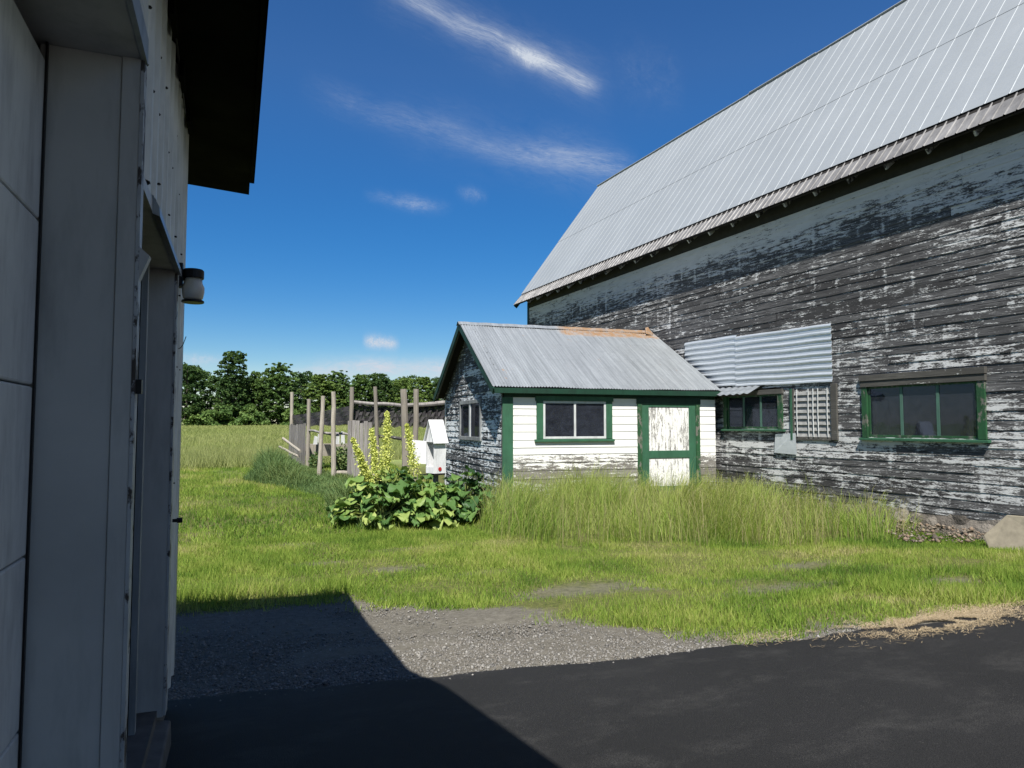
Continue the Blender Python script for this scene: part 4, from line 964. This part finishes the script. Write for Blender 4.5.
# tall grass by the shed and barn
n = 56000; X = RNG.uniform(4.2, 12.8, n); Y = RNG.uniform(8.2, 16.3, n)
cl_ = vnoise(X, Y, 1.4, 41)
fr0 = np.interp(X, [p[0] for p in TALL[2:9]], [p[1] for p in TALL[2:9]])
kk = inpoly(X, Y, TALL) & (RNG.random(n) < .12+1.2*cl_*(.4+vnoise(X, Y, 3.6, 49))) & (RNG.random(n) < np.clip((Y-fr0)/1.1, .08, 1)*np.interp(X, [8.5, 11.5], [1.0, .6])+(vnoise(X, Y, 1.9, 47)-.6))
X, Y, cl_ = X[kk], Y[kk], cl_[kk]; n = len(X)
front_ = np.interp(X, [p[0] for p in TALL[2:9]], [p[1] for p in TALL[2:9]]); dist = Y-front_
c2 = vnoise(X, Y, 3.1, 48)
h = (.26+.60*np.clip(dist/1.6, 0, 1))*(.30+.75*cl_+.42*c2)*RNG.uniform(.4, 1.45, n)*np.interp(X, [8.5, 11.5], [1.0, .80])
o = blades('tall_grass', X, Y, h, RNG.uniform(.0025, .0055, n), RNG.uniform(.1, .95, n), M['tallgrass'], 2, None, vnoise(X, Y, .9, 46)*.5+RNG.random(n)*.6-.05, RNG.normal(0, .8, n)+vnoise(X, Y, .9, 44)*9)
tag(o, 'long uncut grass along the front of the shed and barn', 'grass', kind='stuff')
# seed stalks
n = 4200; X = RNG.uniform(4.6, 12.4, n); Y = RNG.uniform(9.0, 16, n); kk = inpoly(X, Y, TALL); X, Y = X[kk], Y[kk]; n = len(X)
o = blades('seed_stalks', X, Y, RNG.uniform(.55, 1.15, n)*np.where(X > 9.3, .85, 1), RNG.uniform(.002, .004, n), RNG.uniform(.1, .6, n), leaf_mat('seed stalks', [(.20, .22, .08), (.30, .29, .13), (.36, .31, .18)], .4, .6), 2)
tag(o, 'pale seed stalks standing above the long grass', 'grass', kind='stuff')
# weeds along the fence
n = 85000; X = RNG.uniform(1.0, 5.4, n); Y = RNG.uniform(13.8, 30, n); cl_ = vnoise(X, Y, 1.1, 51)
kk = inpoly(X, Y, WEED) & (RNG.random(n) < .2+1.0*cl_); X, Y, cl_ = X[kk], Y[kk], cl_[kk]; n = len(X)
edge_d = np.clip((X-np.interp(Y, [14, 15.6, 18.7, 22, 25.2, 30], [2.5, 2.3, 2.9, 2.3, 1.25, 2.0]))/.5, 0, 1)
h = (.24+.85*np.exp(-((X-2.05)/.85)**2-((Y-26)/3.2)**2)+.62*np.exp(-((X-3.2)/.8)**2-((Y-15.8)/2.2)**2))
h = h*(.5+.9*cl_)*RNG.uniform(.6, 1.3, n)*(.45+.55*edge_d)
o = blades('weeds', X, Y, h, RNG.uniform(.004, .010, n), RNG.uniform(.25, .95, n), M['weeds'], 2, None, cl_*.5+RNG.random(n)*.5)
tag(o, 'bank of tall blue green weeds below the garden fence', 'weeds', kind='stuff')
# hay field
n = 210000; Y = 29+(RNG.random(n)**1.7)*102; X = RNG.uniform(-.42, .42, n)*Y+RNG.uniform(-1, 1, n)
kk = (Y > 27.5+vnoise(X, Y, .22, 61)*9+vnoise(X, Y, .9, 64)*3) & ~((X > 5.5) & (Y < 34)); X, Y = X[kk], Y[kk]; n = len(X); cl_ = vnoise(X, Y, .16, 62)*.6+vnoise(X, Y, .5, 63)*.4
o = blades('hay_grass', X, Y, RNG.uniform(.25, .6, n)*(.5+.8*cl_)*np.where(Y < 38, 1.5-.8*vnoise(X, Y, .5, 66), .8), .006*Y/14*RNG.uniform(.7, 1.4, n), RNG.uniform(.1, .7, n), M['hay'], 1, None, cl_*.6+RNG.random(n)*.45)
tag(o, 'pale uncut hay field reaching back to the trees', 'hay', kind='stuff')

# ------------------------------------------------------------------ rhubarb
M['rhub'] = leaf_mat('rhubarb leaf', [(.032, .08, .030), (.075, .15, .045), (.14, .235, .06), (.32, .39, .12)], .3, .45, None, .4)
M['rhubstem'] = plain('rhubarb stalk', (.22, .26, .08), .5)
M['plume'] = leaf_mat('rhubarb flower plume', [(.46, .52, .12), (.60, .64, .18), (.70, .72, .28), (.40, .46, .10)], .3, .7)
def rhubarb(name, label, x, y, nl, rad, hmax, plumes, tone=(0, 1), seed=1):
    rg = random.Random(seed); g0 = zgf(x, y)
    root = thing(name, label, 'plant', (x, y, g0), 0, 'rhubarb plants by the shed')
    lf = MB(); st = MB()
    for i in range(nl):
        a = rg.uniform(0, 2*math.pi); rr = rad*math.sqrt(rg.random()); hh = hmax*(1-.84*(rr/rad)**1.6)*rg.uniform(.45, 1.2)
        c = Vector((x+rr*math.cos(a), y+rr*math.sin(a), g0+hh)); L_ = rg.uniform(.11, .40); out = Vector((math.cos(a), math.sin(a), 0))
        st.tube([(x+rg.uniform(-.12, .12), y+rg.uniform(-.12, .12), g0-.02), (Vector((x, y, g0))+(c-Vector((x, y, g0)))*.6+Vector((0, 0, .06))), c], [.016, .013, .009], 6)
        droop = rg.uniform(-.55, .15); fwd = (out+Vector((0, 0, droop))).normalized(); side = fwd.cross(Vector((0, 0, 1))).normalized(); side = (side+Vector((0, 0, rg.uniform(-.4, .4)))).normalized(); nrm = side.cross(fwd).normalized()
        P = []; ph = rg.uniform(0, 6)
        for s_ in range(7):
            u = s_/6; wd = L_*.52*math.sin(min(1, u*1.15+.18)*math.pi*.93)**.8*(1.15-.5*u); row = []
            for k in range(-3, 4):
                v = k/3; wav = .16*L_*math.sin(u*8+ph+abs(v)*4)*abs(v)+.05*L_*math.sin(k*2.3+u*13+ph)
                row.append(c+fwd*(L_*(u-.12-.10*abs(v)*(1-u)))+side*(wd*v)+nrm*(wav-.10*L_*u*u+.05*abs(v)*L_))
            P.append(row)
        lf.grid(P, min(1, max(0, tone[0]+(tone[1]-tone[0])*rg.random())))
    lf.build('leaves', M['rhub'], root, smooth=True); st.build('leaf_stalks', M['rhubstem'], root)
    for (tx, ty, tz) in plumes:
        b0 = Vector((x+(tx-x)*.15, y, g0)); tp = Vector((tx, ty, tz)); mid = b0.lerp(tp, .5)+Vector((0, 0, .1))
        def q(u): return b0*(1-u)**2+mid*2*u*(1-u)+tp*u*u
        sp = MB().tube([q(u/8) for u in range(9)], [.018-.0016*u for u in range(9)], 6).build('flower_stalk', M['rhubstem'], root)
        vs = []; rn = []; L_ = (tp-b0).length; n_ = 1500
        for k in range(n_):
            u = .45+.55*rg.random()**.9; cpt = q(u); r_ = .11*(1.02-u)**.45*(L_/1.4)*1.5*(.6+.4*abs(math.sin(u*34)))
            d = Vector((rg.gauss(0, 1), rg.gauss(0, 1), rg.gauss(.35, .9))).normalized()*r_*rg.uniform(.25, 1.0)
            vs.append(cpt+d); rn.append(rg.random())
        Vc = np.array([tuple(v) for v in vs])-np.array([x, y, g0]); sz = RNG.uniform(.010, .022, n_)
        A = RNG.normal(size=(n_, 3)); A /= np.linalg.norm(A, axis=1)[:, None]; B_ = np.cross(A, RNG.normal(size=(n_, 3))); B_ /= np.linalg.norm(B_, axis=1)[:, None]
        V_ = np.stack([Vc-A*sz[:, None], Vc-B_*sz[:, None], Vc+A*sz[:, None], Vc+B_*sz[:, None]], 1).reshape(-1, 3)
        fo = fast_mesh('flowers', V_, np.arange(4*n_), np.full(n_, 4), M['plume'], np.repeat(np.array(rn), 4)); fo.parent = sp; fo.location = (0, 0, 0)
rhubarb('rhubarb_plant', 'big rhubarb with four pale yellow flower plumes, left of the white box', 3.45, 14.5, 190, 1.0, 1.15, [(2.78, 14.5, 1.28), (2.86, 14.3, 1.06), (3.2, 14.7, 1.47), (3.56, 14.8, 1.82)], (.1, 1.0), 3)
rhubarb('rhubarb_plant', 'rhubarb with one pale flower plume directly below the white box', 4.25, 14.3, 140, .85, .95, [(3.93, 14.6, 1.56)], (.35, 1.0), 5)
rhubarb('rhubarb_plant', 'low dark leafy rhubarb against the shed corner', 5.15, 14.5, 130, .8, .95, [], (0, .55), 8)
# dark shrubs inside the garden
def shrub(x, y, wx, h, label, n=1500, seed=1):
    rg = np.random.default_rng(seed); g0 = zgf(x, y)
    P = rg.normal(size=(n, 3)); P /= np.linalg.norm(P, axis=1)[:, None]; P *= (rg.random(n)**.4)[:, None]
    P = P*np.array([wx, wx, h*.55])*(1+.35*np.sin(P[:, :1]*5+P[:, 1:2]*7)); P[:, 2] += h*.5; P[:, 2] = np.maximum(P[:, 2], .02)
    A = rg.normal(size=(n, 3)); A /= np.linalg.norm(A, axis=1)[:, None]; B_ = np.cross(A, rg.normal(size=(n, 3))); B_ /= np.linalg.norm(B_, axis=1)[:, None]; s_ = rg.uniform(.03, .07, n)[:, None]
    V_ = np.stack([P-A*s_, P-B_*s_*.6, P+A*s_, P+B_*s_*.6], 1).reshape(-1, 3)+np.array([x, y, g0])
    o = fast_mesh('shrub', V_, np.arange(4*n), np.full(n, 4), M['weeds'], np.repeat(rg.random(n), 4)); tag(o, label, 'shrub', 'shrubs inside the old garden')
shrub(4.62, 26.0, .32, .95, 'dark round shrub behind the gap beside the right board panel', 1800, 3)
shrub(3.85, 27.0, .25, .7, 'small dark shrub behind the two leaning posts', 1200, 5)

# ------------------------------------------------------------------ trees across the field
M['bark'] = plain('bark', (.07, .06, .05), .9)
CR = {k: leaf_mat('foliage '+k, c, .3, .6) for k, c in {
    'dark': [(.026, .056, .020), (.052, .098, .032), (.10, .16, .048)],
    'mid': [(.042, .084, .026), (.085, .148, .042), (.155, .225, .065)],
    'light': [(.07, .118, .032), (.125, .195, .050), (.20, .27, .075)],
    'blue': [(.04, .08, .036), (.06, .11, .048), (.09, .145, .06)]}.items()}
def crown_mesh(kind, seed, H=12.0, W=7.0, mt=None):
    rg = np.random.default_rng(seed); C_ = []; Rr = []
    if kind == 'conifer':
        for i in range(26):
            u = i/25; z = H*(.10+.88*u); r = W*.5*(1-u)**.85+.15
            for k in range(max(3, int(7*(1-u)+2))):
                a = rg.uniform(0, 6.28); rr = r*rg.uniform(.45, 1.0); C_.append((rr*np.cos(a), rr*np.sin(a), z-.25*rr+rg.normal(0, .15))); Rr.append((.75*(1-u)+.35, .75*(1-u)+.35, .28))
        per = 26
    else:
        base = {'round': .10, 'tall': .12, 'oval': .06}[kind]
        for i in range(430):
            u = rg.uniform(0, 1)**.95; z = H*(base+(.97-base)*u)
            env = {'round': np.sin(np.pi*min(1, .20+.74*u))**.6, 'tall': min(1, .6+1.4*u)*(1-.72*max(0, u-.3)), 'oval': np.sin(np.pi*min(1, .24+.70*u))**.8}[kind]
            a = rg.uniform(0, 6.28); lob = 1+.22*np.sin(a*2+seed)+.16*np.sin(a*3+z*.9+seed*2); rr = W*.5*env*lob*rg.random()**.55; s_ = rg.uniform(.18, .62)*W/7*(1-.3*u)
            C_.append((rr*np.cos(a), rr*np.sin(a), z+rg.normal(0, .25))); Rr.append((s_*1.0, s_*1.0, s_*rg.uniform(.7, 1.5)))
        per = 26
    C_ = np.array(C_); Rr = np.array(Rr); nC = len(C_); n = nC*per
    ci = np.repeat(np.arange(nC), per); D = rg.normal(size=(n, 3)); D /= np.linalg.norm(D, axis=1)[:, None]; D[:, 2] = np.where(D[:, 2] < -.3, -D[:, 2]*.6, D[:, 2])
    P = C_[ci]+D*Rr[ci]*(rg.random(n)**.45)[:, None]; P[:, 2] = np.clip(P[:, 2], .05, H)
    N_ = D*.5+rg.normal(size=(n, 3))*.75+np.array([0, 0, .3]); N_ /= np.linalg.norm(N_, axis=1)[:, None]
    A = np.cross(N_, rg.normal(size=(n, 3))); A /= np.linalg.norm(A, axis=1)[:, None]; B_ = np.cross(N_, A); s_ = rg.uniform(.09, .24, n)[:, None]
    V_ = np.stack([P-A*s_, P-B_*s_*.75, P+A*s_, P+B_*s_*.75], 1).reshape(-1, 3)
    cr_ = rg.random(nC)[ci]*.55+rg.random(n)*.45
    o = fast_mesh('crown', V_, np.arange(4*n), np.full(n, 4), mt, np.repeat(cr_, 4)); me = o.data; bpy.data.objects.remove(o)
    tb = MB(); tb.tube([(0, 0, -.3), (.06, 0, H*.3), (-.05, .05, H*.6), (0, 0, H*.9)], [W*.034, W*.026, W*.016, .03], 7)
    for k in range(10):
        a = rg.uniform(0, 6.28); z = H*rg.uniform(.2, .7); l = W*.33*rg.uniform(.6, 1.1)*(1-.5*z/H)
        tb.tube([(0, 0, z), (l*.6*np.cos(a), l*.6*np.sin(a), z+l*.3), (l*np.cos(a), l*np.sin(a), z+l*.75)], [.09, .06, .02], 5)
    to = tb.build('trunk', M['bark']); tme = to.data; bpy.data.objects.remove(to)
    return me, tme
KINDS = {}
for i, (k, c) in enumerate((('round', 'dark'), ('tall', 'dark'), ('oval', 'mid'), ('round', 'light'), ('conifer', 'blue'), ('tall', 'mid'), ('oval', 'light'))):
    KINDS[(k, c)] = crown_mesh(k, 100+i, 12.0, {'round': 8.5, 'tall': 6.5, 'oval': 6.5, 'conifer': 4.5}[k], CR[c])
def tree(x, y, h, wd, key, label, name='tree', group='trees along the far edge of the field'):
    me, tme = KINDS[key]; g0 = zgf(x, y); nomW = {'round': 8.5, 'tall': 6.5, 'oval': 6.5, 'conifer': 4.5}[key[0]]
    o = thing(name, label, 'tree', (x, y, g0), 0, group); o.scale = (wd/nomW, wd/nomW, h/12.0); o.rotation_euler = (0, 0, random.uniform(0, 6.28))
    for nm, m_ in (('crown', me), ('trunk', tme)):
        c = bpy.data.objects.new(nm, m_); COL.objects.link(c); c.parent = o
TREES = [(-8.5, 131, 10.5, 8, ('round', 'dark'), 'dark round tree behind the garage corner at the far left'),
 (-2.6, 130, 10.4, 8.6, ('round', 'dark'), 'dark broad tree next to the garage lantern at the left of the treeline'),
 (4.6, 131, 12.9, 7.2, ('tall', 'dark'), 'tallest tree of the treeline, dark and ragged with a pointed top'),
 (8.4, 134, 9.6, 5.6, ('oval', 'mid'), 'slim mid green tree in the dip right of the tallest tree'),
 (12.0, 130, 11.0, 7.4, ('tall', 'mid'), 'second tallest tree, mid green with an open top'),
 (16.2, 133, 9.4, 6.0, ('conifer', 'blue'), 'narrow bluish spruce above the left fence posts'),
 (19.2, 130, 9.2, 6.4, ('oval', 'light'), 'bright green oval tree above the leftmost board panel'),
 (22.5, 132, 10.0, 6.6, ('tall', 'mid'), 'loose mid green tree over the middle fence posts'),
 (26.3, 130, 9.4, 6.2, ('oval', 'mid'), 'rounded mid green tree over the gap in the posts'),
 (30.0, 132, 9.9, 7.8, ('round', 'dark'), 'dark dense tree above the dark netting'),
 (34.2, 130, 9.2, 7.0, ('round', 'light'), 'light yellowish green round tree above the thick leaning post'),
 (38.4, 131, 9.3, 6.8, ('oval', 'light'), 'pale green tree just left of the shed eave'),
 (42.2, 130, 9.6, 7.4, ('round', 'dark'), 'dark tree partly behind the shed gable'),
 (47.0, 132, 9.8, 7.4, ('tall', 'mid'), 'tree hidden mostly behind the shed roof')]
for a in TREES: tree(*a)
def mass(name, label, cat, n, x0, x1, yc, hlo, hhi, wd, mt, seed, gap=-1):
    rg = np.random.default_rng(seed); nC = n//70; cx = rg.uniform(x0, x1, nC); top = hlo+(hhi-hlo)*vnoise(cx, cx*0, .5 if gap > 0 else .22, seed); cz = top*rg.random(nC)**1.0; pk = vnoise(cx, cx*0+seed, .45, 5) > gap; cx, top, cz = cx[pk], top[pk], cz[pk]; nC = len(cx); cy = yc+rg.normal(0, wd, nC)
    ci = np.repeat(np.arange(nC), 70); nn = len(ci); D = rg.normal(size=(nn, 3)); D /= np.linalg.norm(D, axis=1)[:, None]; D[:, 2] = np.abs(D[:, 2])-.3
    P = np.stack([cx, cy, cz], -1)[ci]+D*np.array([1.1, 1.1, .75])*(rg.random(nn)**.4)[:, None]; P[:, 2] = np.maximum(P[:, 2], rg.uniform(0, .5, nn))+zg(P[:, 0], P[:, 1])
    N_ = D*.6+rg.normal(size=(nn, 3))*.55+np.array([0, 0, .5]); N_ /= np.linalg.norm(N_, axis=1)[:, None]
    A = np.cross(N_, rg.normal(size=(nn, 3))); A /= np.linalg.norm(A, axis=1)[:, None]; B_ = np.cross(N_, A); s_ = rg.uniform(.12, .30, nn)[:, None]
    V_ = np.stack([P-A*s_, P-B_*s_*.75, P+A*s_, P+B_*s_*.75], 1).reshape(-1, 3)
    o = fast_mesh(name, V_, np.arange(4*nn), np.full(nn, 4), mt, np.repeat(rg.random(nC)[ci]*.6+rg.random(nn)*.4, 4)); tag(o, label, cat, kind='stuff')
mass('woodland', 'dark woodland filling in behind the treeline', 'woodland', 150000, -60, 60, 138, 7.5, 10.0, 2.5, CR['dark'], 71)
mass('underbrush', 'light green brush along the foot of the treeline', 'brush', 100000, -58, 58, 128.5, .5, 4.0, 1.8, CR['mid'], 72, .42)
